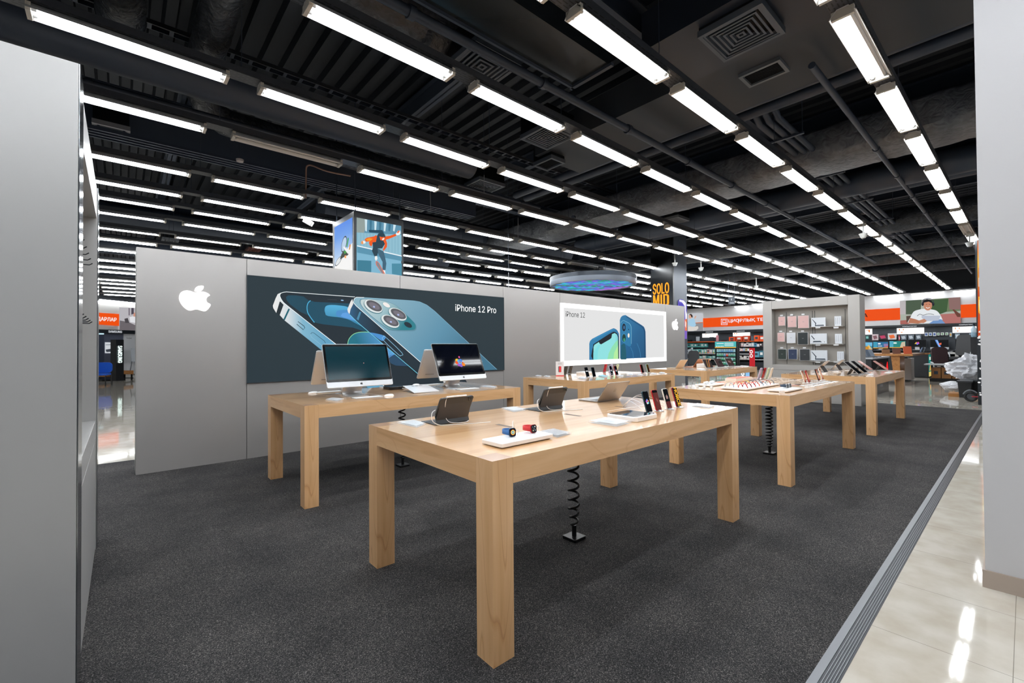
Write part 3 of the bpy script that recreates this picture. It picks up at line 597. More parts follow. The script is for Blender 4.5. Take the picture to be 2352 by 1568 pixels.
# ---------------------------------------------------------------- fluorescent battens
LZ = CH+2.42
rail_m = rail_mat()
PAN = M('#e8e6e4', .45); TUBEM = EM('#f6fbff', TUBE); DEAD = M('#d8d4cf', .35); SOCK = M('#cfc9bf', .5); CAPM = M('#bfc0c2', .3, .6)
L = 1.238
def batten(lit):
    t = bpy.data.objects.new('batten_light', None); COL.objects.link(t)
    g = G(); w_ = .085
    g.add([(x, y, z) for x in (0, L) for y, z in ((-w_, .0), (-w_+.004, .0), (-.03, .052), (.03, .052), (w_-.004, .0), (w_, .0), (w_-.02, .03), (.035, .06), (-.035, .06), (-w_+.02, .03))],
          [tuple(range(10)), tuple(range(10, 20))[::-1]]+[(i, (i+1) % 10, (i+1) % 10+10, i+10) for i in range(10)], PAN)
    g.build('reflector', t)
    for s in (-1, 1):
        on = lit == 2 or (lit == 1 and s == 1)
        g = G(); g.tube([(.055, s*.042, .018), (L-.055, s*.042, .018)], .0135, TUBEM if on else DEAD, 8, caps=False)
        g.build('tube', t, smooth=True)
    for x in (.0, L-.028):
        g = G(); g.box(x, x+.028, -.07, .07, -.012, .05, SOCK)
        d = .028 if x == 0 else -.03
        for s in (-1, 1): g.tube([(x+(.028 if x == 0 else 0), s*.042, .018), (x+(.028 if x == 0 else 0)+d, s*.042, .018)], .0138, CAPM, 8)
        g.build('lamp_holder', t)
    return t
def batten_far(lit):
    g = G(); g.box(0, L, -.085, .085, .03, .06, PAN); g.box(0, .03, -.07, .07, -.01, .03, SOCK); g.box(L-.03, L, -.07, .07, -.01, .03, SOCK)
    for s in (-1, 1): g.tube([(.05, s*.042, .018), (L-.05, s*.042, .018)], .0135, TUBEM if lit else DEAD, 4, caps=False)
    return g.build('batten_light')
near = {k: batten(k) for k in (2, 1, 0)}; far = {k: batten_far(k) for k in (1, 0)}
ROWS = [(.87, -.006, .06), (2.125, .004, .03), (3.33, .018, .02), (4.68, .012, 0), (5.92, 0, -.02), (7.60, 0, 0), (8.73, 0, 0), (9.635, 0, -.04), (10.665, 0, -.09), (12.01, 0, -.11), (13.28, 0, -.1),
        (14.68, 0, -.1), (16.46, 0, -.1), (17.75, 0, -.1), (18.81, 0, -.1), (20.89, 0, -.1), (22.05, 0, -.1), (23.5, 0, -.1), (25.03, 0, -.1), (26.5, 0, -.1)]
DEADPX = [(652, 346), (1331, 610), (1268, 619), (1398, 622), (1204, 633), (1265, 634), (2225, 525), (1215, 650)]
def hidden(p):
    x, y = proj(p)
    if not (0 <= x <= 2352 and 0 <= y <= 1568): return True
    if x < 226 and (x < 188 or y > 158+(x-188)*7.8): return True
    if p[1] > YW and 313 < x < 1572 and y > 566+(x-313)*.108-2: return True
    if x > 2240 or (2230 < x and p[0] > 15 and y > 548): return True
    if 1752 < x < 1981 and p[0] > 12.7 and y > 692-(x-1752)*.074: return True
    if 767 < x < 925 and p[1] > 8 and y > 500: return True
    if 1497 < x < 1578 and p[0] > 13 and y > 640: return True
    if 1266 < x < 1458 and p[1] > 9 and y > 632: return True
    return False
nfar = nvis = 0
for ri, (Y, sl, dx) in enumerate(ROWS):
    vis = 0; k0 = -4
    xe = 28.2
    for k in range(k0, 19):
        X = .957+dx+1.482*k
        if X+L > xe: break
        y = Y+sl*(X-1)
        v = [hidden((X+L*q, y, LZ)) for q in (.02, .25, .5, .75, .98)]
        cx, cy = proj((X+L/2, y, LZ))
        dead = any(abs(cx-a) < 26+(60 if a == 652 else 0) and abs(cy-b) < 6+(20 if a == 652 else 0) for a, b in DEADPX)
        if all(v):
            if ri < 8 and k < 5:
                o = dup(near[2], (X, y, LZ), 0, 'lit twin-tube batten light outside the picture', 'battens out of view')
                nfar += 1
            continue
        vis += 1; nvis += 1
        one = ri == 0 and k == 2
        st = 'unlit' if dead else ('half-lit' if one else 'lit')
        lab = '%s twin-tube batten light, %s in view of the %s lamp row from the pillar' % (st, ORD[vis], ORD[ri+1])
        if math.hypot(X, y) < 13: dup(near[0 if dead else (1 if one else 2)], (X, y, LZ), sl, lab, 'ceiling batten lights')
        else:
            o = far[0 if dead else 1].copy(); COL.objects.link(o); o.location = (X, y, LZ); o.rotation_euler = (0, 0, sl); o['label'] = lab; o['group'] = 'ceiling batten lights'
            o['category'] = 'ceiling light'
    a = -5.5
    t = thing('lamp_rail', 'black perforated steel rail carrying the %s lamp row from the pillar' % ORD[ri+1], 'lamp rail', (1, Y, LZ), sl, 'perforated rails of the lamp rows')
    G().box(a-1, 27.3, -.075, .075, .062, .066, rail_m).box(a-1, 27.3, -.078, -.074, .062, .12, rail_m).box(a-1, 27.3, .074, .078, .062, .12, rail_m).build('channel', t)
    g = G()
    for i in range(10):
        x = -4+1.482*2*i+.87
        g.tube([(x, .09, .1), (x, .09, 1.78)], .004, PIPE, 5); g.box(x-.012, x+.012, .078, .084, .09, .125, M('#777a80', .4, .4))
    g.build('hanger_rods', t)
for r_ in range(2):
    for k in range(-3, 6):
        dup(near[2], (.957+1.482*k, -.45-1.33*r_, LZ), 0, 'lit twin-tube batten light outside the picture', 'battens out of view')
for t in near.values():
    for c in [o for o in COL.objects if o.parent == t]: bpy.data.objects.remove(c)
    bpy.data.objects.remove(t)
for t in far.values(): bpy.data.objects.remove(t)
for o in COL.objects:
    if o.name.startswith('batten_light') and not o.get('category'): o['category'] = 'ceiling light'
print('LAMPS', nvis, nfar)
# lamps washing the far walls
for i, (p, q) in enumerate((((1688, 705), (1716, 701)), ((1728, 700), (1751, 698)), ((2007, 682), (2073, 677)), ((2094, 676), (2168, 671)), ((2190, 670), (2240, 666)))):
    a = Px(p[0], p[1], 28.8); b = Px(q[0], q[1], 28.8)
    o = G().box(-.05, .05, b.y-a.y, 0, -.02, .03, EM('#f6fbff', 9)).box(-.06, .06, b.y-a.y-.03, .03, .03, .07, PAN).build('wall_light', loc=a)
    tag(o, '%s long batten light along the top of the far shop wall' % ORD[i+1], 'wall light', 'lights along the far wall')
# ================================================================ TABLES
TH, TLX, TLY, LW, AP = .914, 2.553, 1.305, .121, .118
def make_table(x, y, label):
    t = thing('display_table', label, 'table', (x, y, 0), 0, 'maple display tables')
    g = G(); P = [(LW, 0), (TLX-LW, 0), (TLX-LW, LW), (TLX, LW), (TLX, TLY-LW), (TLX-LW, TLY-LW), (TLX-LW, TLY), (LW, TLY), (LW, TLY-LW), (0, TLY-LW), (0, LW), (LW, LW)]
    g.prism(P, TH-AP, TH, W_SIDE, top=W_TOP); 
    for sx in (.62, 1.27, 1.90): pass
    o = g.build('tabletop', t); o.data.materials.append(W_SIDEY)
    for p in o.data.polygons:
        if abs(p.normal.x) > .9: p.material_index = len(o.data.materials)-1
    for sx in (0, TLX-LW):
        for sy in (0, TLY-LW):
            g = G(); g.box(0, LW-.0006, 0, LW-.0006, 0, TH, W_LEG); g.box(.0, LW-.0006, .0, LW-.0006, TH, TH+.0002, W_END); o = g.build('leg', t); o.location = (sx+.0003, sy+.0003, 0)
    for sx in (.62, 1.275, 1.905):
        g = G(); g.box(sx-.016, sx+.016, TLY/2-.075, TLY/2+.075, TH+.0002, TH+.0008, M('#4a3423', .5)); g.build('cable_slot', t)
    return t
T1 = make_table(1.2275, 1.5476, 'nearest maple table holding tablets, a laptop, watches and four phones')
tabs = [T1]
for x, y, lab in ((1.2076, 4.1642, 'maple table with four all-in-one computers in front of the dark poster'), (4.992, 1.5466, 'maple table with the tray of coloured watch straps'), (8.742, 1.533, 'far right maple table with propped tablets'),
                  (5.0532, 4.2200, 'maple table of phones below the white poster'), (8.814, 4.2027, 'far maple table with six open laptops')):
    tabs.append(dup(T1, (x, y, 0), 0, lab))
# spiral cable risers
def coil(px, lab, z1=.80, n=None, turns=10.5):
    p = Pz(px[0], px[1], 0); t = thing('cable_riser', lab, 'cable riser', (p.x, p.y, .012), 0, 'spiral cable risers')
    G().prism(rr(.125, .125, .01), 0, .022, BLACK).build('floor_plate', t, bevel=.003)
    pts = []; zs = .085; N = int(turns*16)
    for i in range(N+1):
        u = i/N; r = .018+.02*min(1, u*5); a = u*turns*2*math.pi; pts.append((r*math.cos(a)-.008*u, r*math.sin(a), zs+(z1-zs)*(u**1.12)))
    g = G(); g.tube(pts, .0085, BLACK, 8); g.tube([(0, 0, .02), (0, 0, .1)], .017, BLACK, 10); g.build('coil', t, smooth=True); return t
coil((1319, 1240), 'black spiral cable riser under the nearest table'); coil((925, 1072), 'black spiral cable riser under the computer table'); coil((1768, 1044), 'black spiral cable riser under the watch strap table', turns=17)
coil((1383, 925), 'black spiral cable riser under the phone table') if False else None
# ================================================================ DEVICES
SPACE = M('#3a3c40', .4, .5); KB = M('#2b2d31', .7); FOLIO = M('#2f3235', .62); CABLE = M('#e9e9ea', .35); SILV = M('#bfc1c4', .3, .8); GOLD = M('#d3c4ae', .35, .3); COPPER = M('#bb7a58', .35, .6)
def tf(yaw=0, pitch=0, loc=(0, 0, 0)): return Matrix.Translation(loc) @ Matrix.Rotation(yaw, 4, 'Z') @ Matrix.Rotation(pitch, 4, 'X')
def slab(g, p0, p1, wdt, th, mt, r=.008, inset=None, imt=None):
    """rounded plate, bottom edge centre p0 to top edge centre p1 (in local y,z), width along x; normal side gets inset"""
    p0 = Vector((0,)+p0); p1 = Vector((0,)+p1); d = p1-p0; h = d.length; u = d.normalized(); n = Vector((1, 0, 0)).cross(u)
    X = Matrix(((1, 0, 0, 0), (0, u.y, n.y, p0.y), (0, u.z, n.z, p0.z), (0, 0, 0, 1)))
    g.prism(rr(wdt, h, r, 4, 0, h/2), -th/2, th/2, mt, X)
    if inset: g.prism(rr(wdt-2*inset, h-2*inset, r*.6, 4, 0, h/2), th/2, th/2+.0004, imt, X)
    return X
def tablet(x, y, rot, lab, colr=FOLIO, pencil=True, z=TH, facecable=True):
    """tablet held up by a folding keyboard cover; keyboard lies on +y side, back of cover faces -y"""
    t = thing('tablet', lab, 'tablet', (x, y, z), rot, 'tablets on keyboard stands')
    g = G(); g.prism(rr(.262, .19, .008, 4, 0, .11), 0, .006, colr)
    for r_ in range(4):
        for c in range(12): g.box(-.118+c*.0198, -.101+c*.0198, .055+r_*.026, .077+r_*.026, .006, .0078, KB)
    g.build('keyboard', t, bevel=.001)
    g = G(); slab(g, (.006, .006), (.028, .062), .256, .006, colr); g.build('lower_flap', t)
    g = G(); slab(g, (.022, .060), (-.045, .178), .262, .009, colr, .012); g.build('cover', t)
    g = G(); slab(g, (.016, .030), (-.040, .180), .25, .005, SPACE, .012)
    X = slab(g, (.019, .030), (-.037, .180), .246, .004, BLACK, .011, .006, SCREEN)
    g.build('screen', t)
    g = G(); g.box(.09, .115, -.053, -.044, .148, .171, M('#5a564e', .4, .4), Matrix.Rotation(0, 4, 'X')); 
    for q in ((.097, .165), (.107, .165), (.102, .155)): g.tube([(q[0], -.056, q[1]-.0), (q[0], -.050, q[1])], .004, BLACK, 8)
    g.build('camera_bump', t)
    if pencil:
        g = G(); g.tube([(-.085, -.046, .184), (.07, -.046, .184)], .0058, PLASTIC, 8); g.build('pencil', t, smooth=True)
    if facecable:
        g = G(); g.tube(smoothpoly([(-.08, -.05, .186), (-.085, -.035, .15), (-.06, .01, .06), (-.03, .0, .012), (.06, -.03, .004), (.12, .0, .006)], 6, False), .0022, CABLE, 6)
        g.tube(smoothpoly([(-.135, .01, .1), (-.165, .0, .085), (-.17, -.01, .04), (-.12, -.015, .006), (-.03, -.06, .004), (.12, -.12, .003), (.2, -.14, .003)], 6, False), .0026, CABLE, 6)
        g.build('cable', t, smooth=True)
    return t
tablet(1.660, 2.50, 0, 'dark tablet on keyboard cover near the left end of the nearest table')
tablet(2.575, 2.475, 0, 'dark tablet on keyboard cover between the first tablet and the laptop')
def laptop(x, y, rot, lab, body, z=TH, wd=.335, dp=.225, lid=(-.085, .19), screen=None, logo=False, grp='open laptops'):
    """keyboard base from hinge (y=0) to +y, lid leans to -y"""
    t = thing('laptop', lab, 'laptop', (x, y, z), rot, grp)
    g = G(); g.prism(rr(wd, dp, .012, 4, 0, dp/2), .002, .012, body); g.build('base', t, bevel=.002)
    g = G(); g.box(-wd*.42, wd*.42, .02, .11, .012, .0128, BLACK); g.box(-.055, .055, .125, .2, .012, .0125, M('#a9abae', .35, .5)); g.build('keyboard', t)
    g = G(); slab(g, (.0, .012), (lid[0], lid[1]), wd, .006, body, .012); g.build('lid', t, bevel=.001)
    g = G(); dx, dz = lid[0], lid[1]-.012; h = math.hypot(dx, dz); n_ = (dz/h, -dx/h)
    slab(g, (.0042*n_[0]+dx*.03, .012+dz*.03+.0042*n_[1]), (lid[0]*.98+.0042*n_[0], lid[1]*.99+.0042*n_[1]), wd-.012, .0012, BLACK, .008)
    if screen:
        s = -.0 
        for k, (a, b, c, d, mt) in enumerate(screen):
            f = lambda u, v: Vector((u*wd, dx*v+.0058*n_[0], .012+dz*v+.0058*n_[1]+.0)) + Vector((0, n_[0], n_[1]))*.0002*k
            g.poly([f(*a), f(*b), f(*c), f(*d)], mt)
    g.build('screen', t)
    if logo:
        g = G(); o = Vector((0, dx*.55-.0036*n_[0], .012+dz*.55-.0036*n_[1])); apple(g, o, (1, 0, 0), (0, dx/h, dz/h), .035, M('#8b8d90', .15, .9)); g.build('lid_emblem', t, tri=True)
    return t
o = laptop(3.385, 2.535, 0, 'open grey laptop on the nearest table seen from behind', M('#9b9896', .35, .75), lid=(-.12, .182), logo=True)
# tray with two watches
wt = thing('watch_tray', 'long white tray carrying a blue and a red watch', 'tray', (1.595, 1.785, TH), math.radians(1), 'watch trays')
G().prism(rr(.375, .165, .012), .006, .027, PLASTIC).prism(rr(.35, .14, .012), 0, .006, M('#c9c9c9', .5)).build('plate', wt, bevel=.003)
def watch(x, y, z, rot, lab, band, case, face):
    """watch lying on its side: loop of strap behind, square case upright, dial faces -y"""
    t = thing('smart_watch', lab, 'watch', (x, y, z), rot, 'watches on white trays')
    X = tf(0, math.pi/2-.12, (0, 0, .024))
    g = G(); g.prism(rr(.040, .046, .011), -.012, .0, case, X); g.tube([tuple(X @ Vector((.018, .008, -.006))), tuple(X @ Vector((.0235, .008, -.006)))], .005, case, 8); g.build('case', t, bevel=.002)
    g = G(); g.prism(rr(.035, .041, .009), .0, .0008, BLACK, X)
    if face == 'dial':
        for r_, c in ((.014, '#ff7a2e'), (.0118, '#ffd84a'), (.0095, '#5ad0c8'), (.007, '#15181c')): g.prism([(r_*math.cos(a*.5236), r_*math.sin(a*.5236)) for a in range(12)], .0008, .001+(.014-r_)*.05, EM(c, 1.2), X)
        g.box(-.0035, .0035, -.0035, .0035, .0012, .0016, EM('#ffffff'), X)
    else:
        for q in ((-.008, .010, '#5a7a96'), (.007, .011, '#dfe6ea'), (-.007, -.009, '#e7d7b0'), (.008, -.008, '#8aa0b0'), (0, 0, '#7a8a9a')): g.box(q[0]-.003, q[0]+.003, q[1]-.003, q[1]+.003, .0008, .0014, EM(q[2]), X)
    g.build('dial', t)
    g = G(); pr = smoothpoly([(-.019, .006), (-.030, .022), (-.033, .045), (-.024, .068), (.0, .078), (.024, .068), (.033, .045), (.030, .022), (.019, .006)], 4, False)
    vs = [(x_, y_, .024+s_*(.0155-.004*min(1, y_/.03))) for s_ in (-1, 1) for x_, y_ in pr]; n_ = len(pr); g.add(vs, [(i, i+1, i+1+n_, i+n_) for i in range(n_-1)], band)
    o = g.build('strap', t, smooth=True); md = o.modifiers.new('s', 'SOLIDIFY'); md.thickness = .0028
    g = G(); g.tube(smoothpoly([(.02, .006, .028), (.034, .002, .034), (.04, .006, .02), (.034, .012, .004)], 4, False), .0013, CABLE, 6); g.build('charging_lead', t)
    return t
watch(1.560, 1.79, TH+.028, math.radians(-8), 'smart watch with a blue band and lit colour dial', M('#2f5f93', .6), M('#2b3d55', .3, .6), 'dial')
watch(1.715, 1.79, TH+.028, math.radians(-2), 'smart watch with a red band on the near tray', M('#c32a2c', .6), M('#8f1d20', .3, .6), 'grid')
# acrylic info blocks
def block(cs, lab, z=TH, th=.012, card='#eceff2', mt=None, name='info_block', grp='acrylic info blocks on the tables', marks=True):
    P = [Pz(x, y, z) for x, y in cs]; c = sum(P, Vector())/len(P); n_ = len(P)
    t = thing(name, lab, 'info sign', c, 0, grp)
    Q = [((p.x-c.x), (p.y-c.y)) for p in P]
    G().prism(Q, 0.0005, th, mt or ACR).build('acrylic_block', t, bevel=.0015)
    Q2 = [(a*.9, b*.9) for a, b in Q]; g = G(); g.prism(Q2, .0005, .0015, M(card, .5)); g.prism(Q2, th+.0002, th+.0006, M(card, .25, 0, 0, .5, .55))
    if marks:
        xs = [a for a, _ in Q2]; ys = [b for _, b in Q2]
        for k in range(3): g.box(min(xs)*.6, max(xs)*(.5-.15*k), max(ys)*(.55-.4*k)-.002, max(ys)*(.55-.4*k)+.002, th+.0007, th+.0009, M('#8b9097', .5))
    g.build('card', t); return t
block([(911, 972), (950, 967), (979, 975), (957, 983)], 'clear info block at the left corner of the nearest table')
block([(1152, 939), (1182, 936), (1210, 942), (1181, 947)], 'clear info block between the two dark tablets')
block([(1238, 994), (1270, 987.6), (1313, 997), (1280, 1005.6)], 'clear info block right of the two-watch tray', card='#c4c6ca')
block([(1351, 971), (1391, 962), (1451, 972), (1417, 980.5)], 'larger clear info block in front of the white case', th=.016)
block([(1583, 933), (1603, 928.5), (1642, 934), (1628, 938)], 'clear info block right of the four phones')
# white case with mirrored lid
t = thing('display_case', 'white rounded box with a mirror-like dark screen on top', 'display case', (2.685, 1.815, TH)); G().prism(rr(.27, .25, .03), 0, .034, PLASTIC).build('body', t, bevel=.006)
G().prism(rr(.245, .225, .022), .034, .0352, M('#26292e', .03, .0, 0, .9)).build('screen', t)
# phones on discs
def phone(x, y, z, rot, lab, body, pic=None, lean=.045, h=.155, wd=.076, base=True, back=False, grp='phones on stands', flat=False):
    """phone leaning back; screen faces -y"""
    t = thing('smartphone', lab, 'phone', (x, y, z), rot, grp)
    g = G(); X = slab(g, (0, .006), (lean, .006+h), wd, .009, body, .011); g.build('body', t, bevel=.0012)
    u = Vector((0, lean, h)).normalized(); n_ = Vector((0, -u.z, u.y))
    F = lambda a, b, k=0: Vector((a*wd, 0, .006))+u*(b*math.hypot(lean, h))+n_*(.0049+.0002*k)
    if not back:
        hh = math.hypot(lean, h); g = G(); R = rr(wd-.006, hh-.006, .009, 4, 0, hh/2); g.poly([Vector((a, 0, .006))+u*b+n_*.0048 for a, b in R], SCREEN)
        for k, (P, c) in enumerate(pic or []): g.poly([F(a, b, k+1) for a, b in P], EM(c, 1.))
        g.build('screen', t, tri=True)
    else:
        B = lambda a, b, k=0: Vector((a*wd, 0, .006))+u*(b*math.hypot(lean, h))-n_*(.0062+.0002*k)
        g = G(); X2 = Matrix(((1, 0, 0, 0), (0, u.y, -n_.y, 0), (0, u.z, -n_.z, .006), (0, 0, 0, 1)))
        g.prism(rr(.03, .032, .007, 3, wd*.2, h*.86), .004, .0062, body, X2)
        for q in (-.007, .007): g.tube([tuple(X2 @ Vector((wd*.2, h*.86+q, .005))), tuple(X2 @ Vector((wd*.2, h*.86+q, .0075)))], .0055, BLACK, 10)
        g.build('camera', t)
    if base:
        g = G(); g.lathe([(.036, 0), (.038, .003), (.034, .006), (.02, .007), (.012, .012)], SILV, 20); g.build('stand_disc', t, smooth=True)
    g = G(); g.tube(smoothpoly([(0, .02, .03), (0, .05, .02), (-.03, .10, .035), (-.1, .2, .02), (-.16, .27, .002)], 6, False), .0013, CABLE, 5); g.build('cable', t, smooth=True)
    return t
def petals(cols, cx=0, cy=.5, s=1.):
    out = []
    for i, c in enumerate(cols):
        a = i*2*math.pi/len(cols)+.4; x = cx+.16*s*math.cos(a); y = cy+.06*s*math.sin(a)*1.3
        out.append(([(x+.13*s*math.cos(k*1.047), y+.055*s*math.sin(k*1.047)) for k in range(6)], c))
    return out
RED = M('#b3202a', .3, .3); PH = {'teal': M('#3d5561', .25, .5), 'red': RED, 'white': M('#e9e6df', .25), 'black': M('#1c1e22', .25, .3), 'blue': M('#2f5f8a', .3, .3), 'green': M('#c9dcc0', .3), 'lilac': M('#b9b7d6', .3), 'mint': M('#9fd2c6', .3)}
phone(2.985, 1.862, TH, 0, 'teal-edged phone with a multicolour emblem, first of the nearest four', PH['teal'], petals(['#e8843c', '#6a8fe0', '#c65ad0', '#f0e9e4', '#6ad0e0']))
phone(3.128, 1.870, TH, 0, 'red phone with a dark red screen on the nearest table', PH['red'], [([(-.44, .03), (.44, .03), (.44, .86), (-.44, .86)], '#5f2724'), ([(-.1, .5), (.2, .35), (.22, .5), (0, .62)], '#8a4a48')])
phone(3.275, 1.865, TH, 0, 'white-edged phone with a fruit emblem above a maroon block', PH['white'], [([(-.42, .04), (.42, .04), (.42, .36), (-.42, .36)], '#5c1f22'), ([(-.17, .48), (.15, .48), (.22, .58), (.13, .66), (-.15, .66), (-.22, .57)], '#9a7b78'), ([(0, .67), (.1, .68), (.1, .73)], '#9a7b78')])
t = phone(3.435, 1.872, TH, 0, 'red-edged phone filled with bold yellow sideways lettering', M('#8d1b33', .3, .3), [([(-.45, .02), (.45, .02), (.45, .98), (-.45, .98)], '#0c0a0c')])
u = Vector((0, .045, .155)).normalized()
text('screen_lettering', 'HORCE', Vector((3.435-.020, 1.872+.0432, TH+.158)), (0, -u.y, -u.z), (1, 0, 0), .15, .046, EM('#f0b32c', 1.1), t, .0068, .03)
for k, c in enumerate(((-.3, .45, '#7d6ad0'),)): pass
# price cards etc on the nearest table: loose cable bundle behind the phones
g = G()
for k in range(5):
    a = random.uniform(0, 6.28); g.tube(smoothpoly([(3.13, 2.2, TH+.002), (3.1+.04*k, 2.12, TH+.06+.01*k), (3.05+.09*k, 1.98, TH+.02), (2.98+.1*k, 1.93+.03*math.sin(a), TH+.003)], 7, False), .0014, CABLE, 5)
tag(g.build('cable', smooth=True), 'loose white cables curling out of the slot behind the phones', 'cable')
tag(G().tube(smoothpoly([(1.86, 2.12, TH+.002), (1.80, 2.06, TH+.05), (1.70, 1.95, TH+.07), (1.62, 1.86, TH+.035)], 6, False), .0016, CABLE, 5).build('cable', smooth=True), 'thin white cable from the left slot to the watch tray', 'cable')
tag(G().tube(smoothpoly([(2.45, 1.66, TH-AP+.005), (2.53, 1.7, TH-AP-.055), (2.62, 1.72, TH-AP-.05), (2.7, 1.78, TH-AP+.0)], 7, False), .002, CABLE, 5).build('cable', smooth=True), 'white cable loop sagging below the nearest table edge', 'cable')
# ---------------------------------------------------------------- all-in-one computers
def imac(x, y, rot, lab, pic='off', tilt=.16, hgt=.435):
    """foot at origin, screen faces -y, display bottom at y=-.17"""
    t = thing('desktop_computer', lab, 'computer', (x, y, TH), rot, 'all-in-one computers')
    g = G(); g.prism(rr(.215, .20, .01, 4, 0, -.02), 0, .006, ALU)
    pr = smoothpoly([(-.02, .006), (.045, .01), (.075, .03), (.07, .075), (.0, .16), (-.04, .24), (-.05, .27)], 5, False)
    n_ = len(pr); vs = [(s*.105, a, b) for s in (-1, 1) for a, b in pr]; g.add(vs, [(i, i+1, i+1+n_, i+n_) for i in range(n_-1)], ALU)
    o = g.build('stand', t, smooth=True); md = o.modifiers.new('s', 'SOLIDIFY'); md.thickness = .006
    W = .693; p0 = (-.185, .11); p1 = (-.185+tilt, .11+hgt); d = Vector((0, tilt, hgt)); h = d.length; u = d.normalized(); n_ = Vector((0, -u.z, u.y))
    g = G(); X = slab(g, p0, p1, W, .012, ALU, .018)
    # bulged back
    X = Matrix(((1, 0, 0, 0), (0, u.y, -n_.y, p0[0]), (0, u.z, -n_.z, p0[1]), (0, 0, 0, 1)))
    for k, s in enumerate((1,)):
        g.prism(rr(W*s-.01, h*s-.01, .02, 4, 0, h/2), .006+.008*k, .006+.008*(k+1), ALU, X)
    for k in range(8): g.box(.12+.016*k, .131+.016*k, .06, .068, .0139, .0145, M('#55565a', .4), X)
    for k in range(3): g.box(-.16+.03*k, -.15+.03*k, .06, .068, .0139, .0145, M('#55565a', .4), X)
    g.build('housing', t, bevel=.003)
    X = Matrix(((1, 0, 0, 0), (0, u.y, n_.y, p0[0]), (0, u.z, n_.z, p0[1]), (0, 0, 0, 1)))
    g = G(); g.prism(rr(W-.004, h-.062, .014, 4, 0, .058+(h-.062)/2), .006, .0075, M('#040506', .12, 0, 0, .15), X)
    g.box(-W/2+.025, W/2-.025, .085, h-.027, .0075, .0079, M('#0b2a33', .12, 0, 0, .12) if pic == 'off' else M('#05070f', .05, 0, 0, .2), X)
    if pic == 'off': g.prism([(.055+.005*math.cos(a), .25+.005*math.sin(a)) for a in (0, 1, 2, 3, 4, 5)], .008, .0084, EM('#f0a090', 1), X)
    else:
        cols = ['#f2c21a', '#ef5a1e', '#5ab4e6', '#4f86e0', '#b455c8', '#e6502a', '#57c0e6', '#8a5fd0', '#f08a1e', '#d62a3a']
        pts = [(-.035, .03), (-.045, .0), (-.01, .02), (.015, .025), (-.02, -.03), (.03, -.015), (.0, -.005), (.005, -.04), (.045, -.03), (.0, .002)]
        for k, ((a, b), c) in enumerate(zip(pts, cols)): g.prism([(a+(.026 if k < 9 else .01)*math.cos(q*.7854+k), .225+b+(.022 if k < 9 else .01)*math.sin(q*.7854+k)) for q in range(8)], .0079+.0002*k, .0083+.0002*k, EM(c, 1.), X)
        g.prism([(.008+.012*math.cos(q), .225+.072+.014*math.sin(q)) for q in (0, 1, 2, 3, 4, 5)], .0079, .0089, EM('#e04a90', 1.), X)
    g.build('screen', t)
    g = G(); g.box(-W/2+.003, W/2-.003, .003, .056, .006, .0078, M('#c2c4c8', .35, .5), X); ap = (X @ Vector((0, .031, .0086))); apple(g, ap, (1, 0, 0), tuple(u), .026, BLACK); g.build('chin', t, tri=True)
    return t
imac(1.865, 4.69, math.radians(-.5), 'all-in-one computer with a dark screen at the left of the table', 'off')
imac(3.165, 4.72, 0, 'all-in-one computer showing a colourful emblem at the right of the table', 'on', .2, .44)
imac(1.90, 4.955, math.pi, 'all-in-one computer seen from behind, left pair', 'off', .20, .37)
imac(3.195, 4.955, math.pi, 'all-in-one computer seen from behind, right pair', 'off', .20, .37)
def keyboard(x, y, rot, lab):
    t = thing('keyboard', lab, 'keyboard', (x, y, TH), rot, 'white keyboards'); g = G(); g.prism(rr(.30, .12, .01), 0, .006, SILV); g.build('base', t, bevel=.001)
    g = G()
    for r_ in range(5):
        for c in range(14): g.box(-.142+c*.0205, -.124+c*.0205, -.053+r_*.022, -.034+r_*.022, .006, .0078, M('#f4f4f4', .4))
    g.build('keys', t); return t
def mouse(x, y, rot, lab):
    t = thing('mouse', lab, 'mouse', (x, y, TH), rot, 'white mice'); g = G(); n_ = 16
    rings = [(1, 0), (1, .006), (.9, .013), (.65, .019), (.3, .0215), (.02, .022)]
    vs = [(.031*s*math.copysign(abs(math.cos(q))**.75, math.cos(q)), .06*s*math.copysign(abs(math.sin(q))**.8, math.sin(q)), z) for s, z in rings for q in [2*math.pi*k/n_ for k in range(n_)]]
    g.add(vs, [(i*n_+k, i*n_+(k+1) % n_, (i+1)*n_+(k+1) % n_, (i+1)*n_+k) for i in range(5) for k in range(n_)]+[tuple(range(n_))[::-1], tuple(5*n_+k for k in range(n_))], PLASTIC)
    g.build('shell', t, smooth=True); return t
keyboard(1.89, 4.42, 0, 'white keyboard in front of the dark-screen computer'); keyboard(1.80, 5.30, math.pi, 'white keyboard behind the left pair of computers')
keyboard(3.15, 4.44, 0, 'white keyboard in front of the emblem computer'); keyboard(3.16, 5.33, math.pi, 'white keyboard behind the right pair of computers')
mouse(2.115, 4.40, -1.2, 'white mouse right of the front left keyboard'); mouse(1.625, 5.28, -1.2, 'white mouse near the back left table edge'); mouse(2.985, 5.40, -1.2, 'white mouse between the computers at the back edge')
block([(748, 919), (762, 915), (789, 917), (775, 922)], 'clear info block at the left front of the computer table')
block([(1102, 889), (1113, 886), (1142, 888.5), (1136, 891.5)], 'white info block at the right end of the computer table', card='#e4e6ea')
block([(1022, 894), (1030, 892), (1052, 893.5), (1046, 896)], 'clear info block beside the right front keyboard')
block([(870, 890), (873, 888), (883, 889), (880, 891)], 'little clear block left of the black box')
t = thing('network_box', 'small black square media box on the computer table', 'media box', (2.51, 5.08, TH)); G().prism(rr(.21, .21, .03), 0, .038, M('#131518', .25)).build('body', t, bevel=.004)
G().tube([(.05, -.106, .015), (.09, -.13, .005), (.16, -.2, .003)], .003, CABLE, 6).build('cable', t)
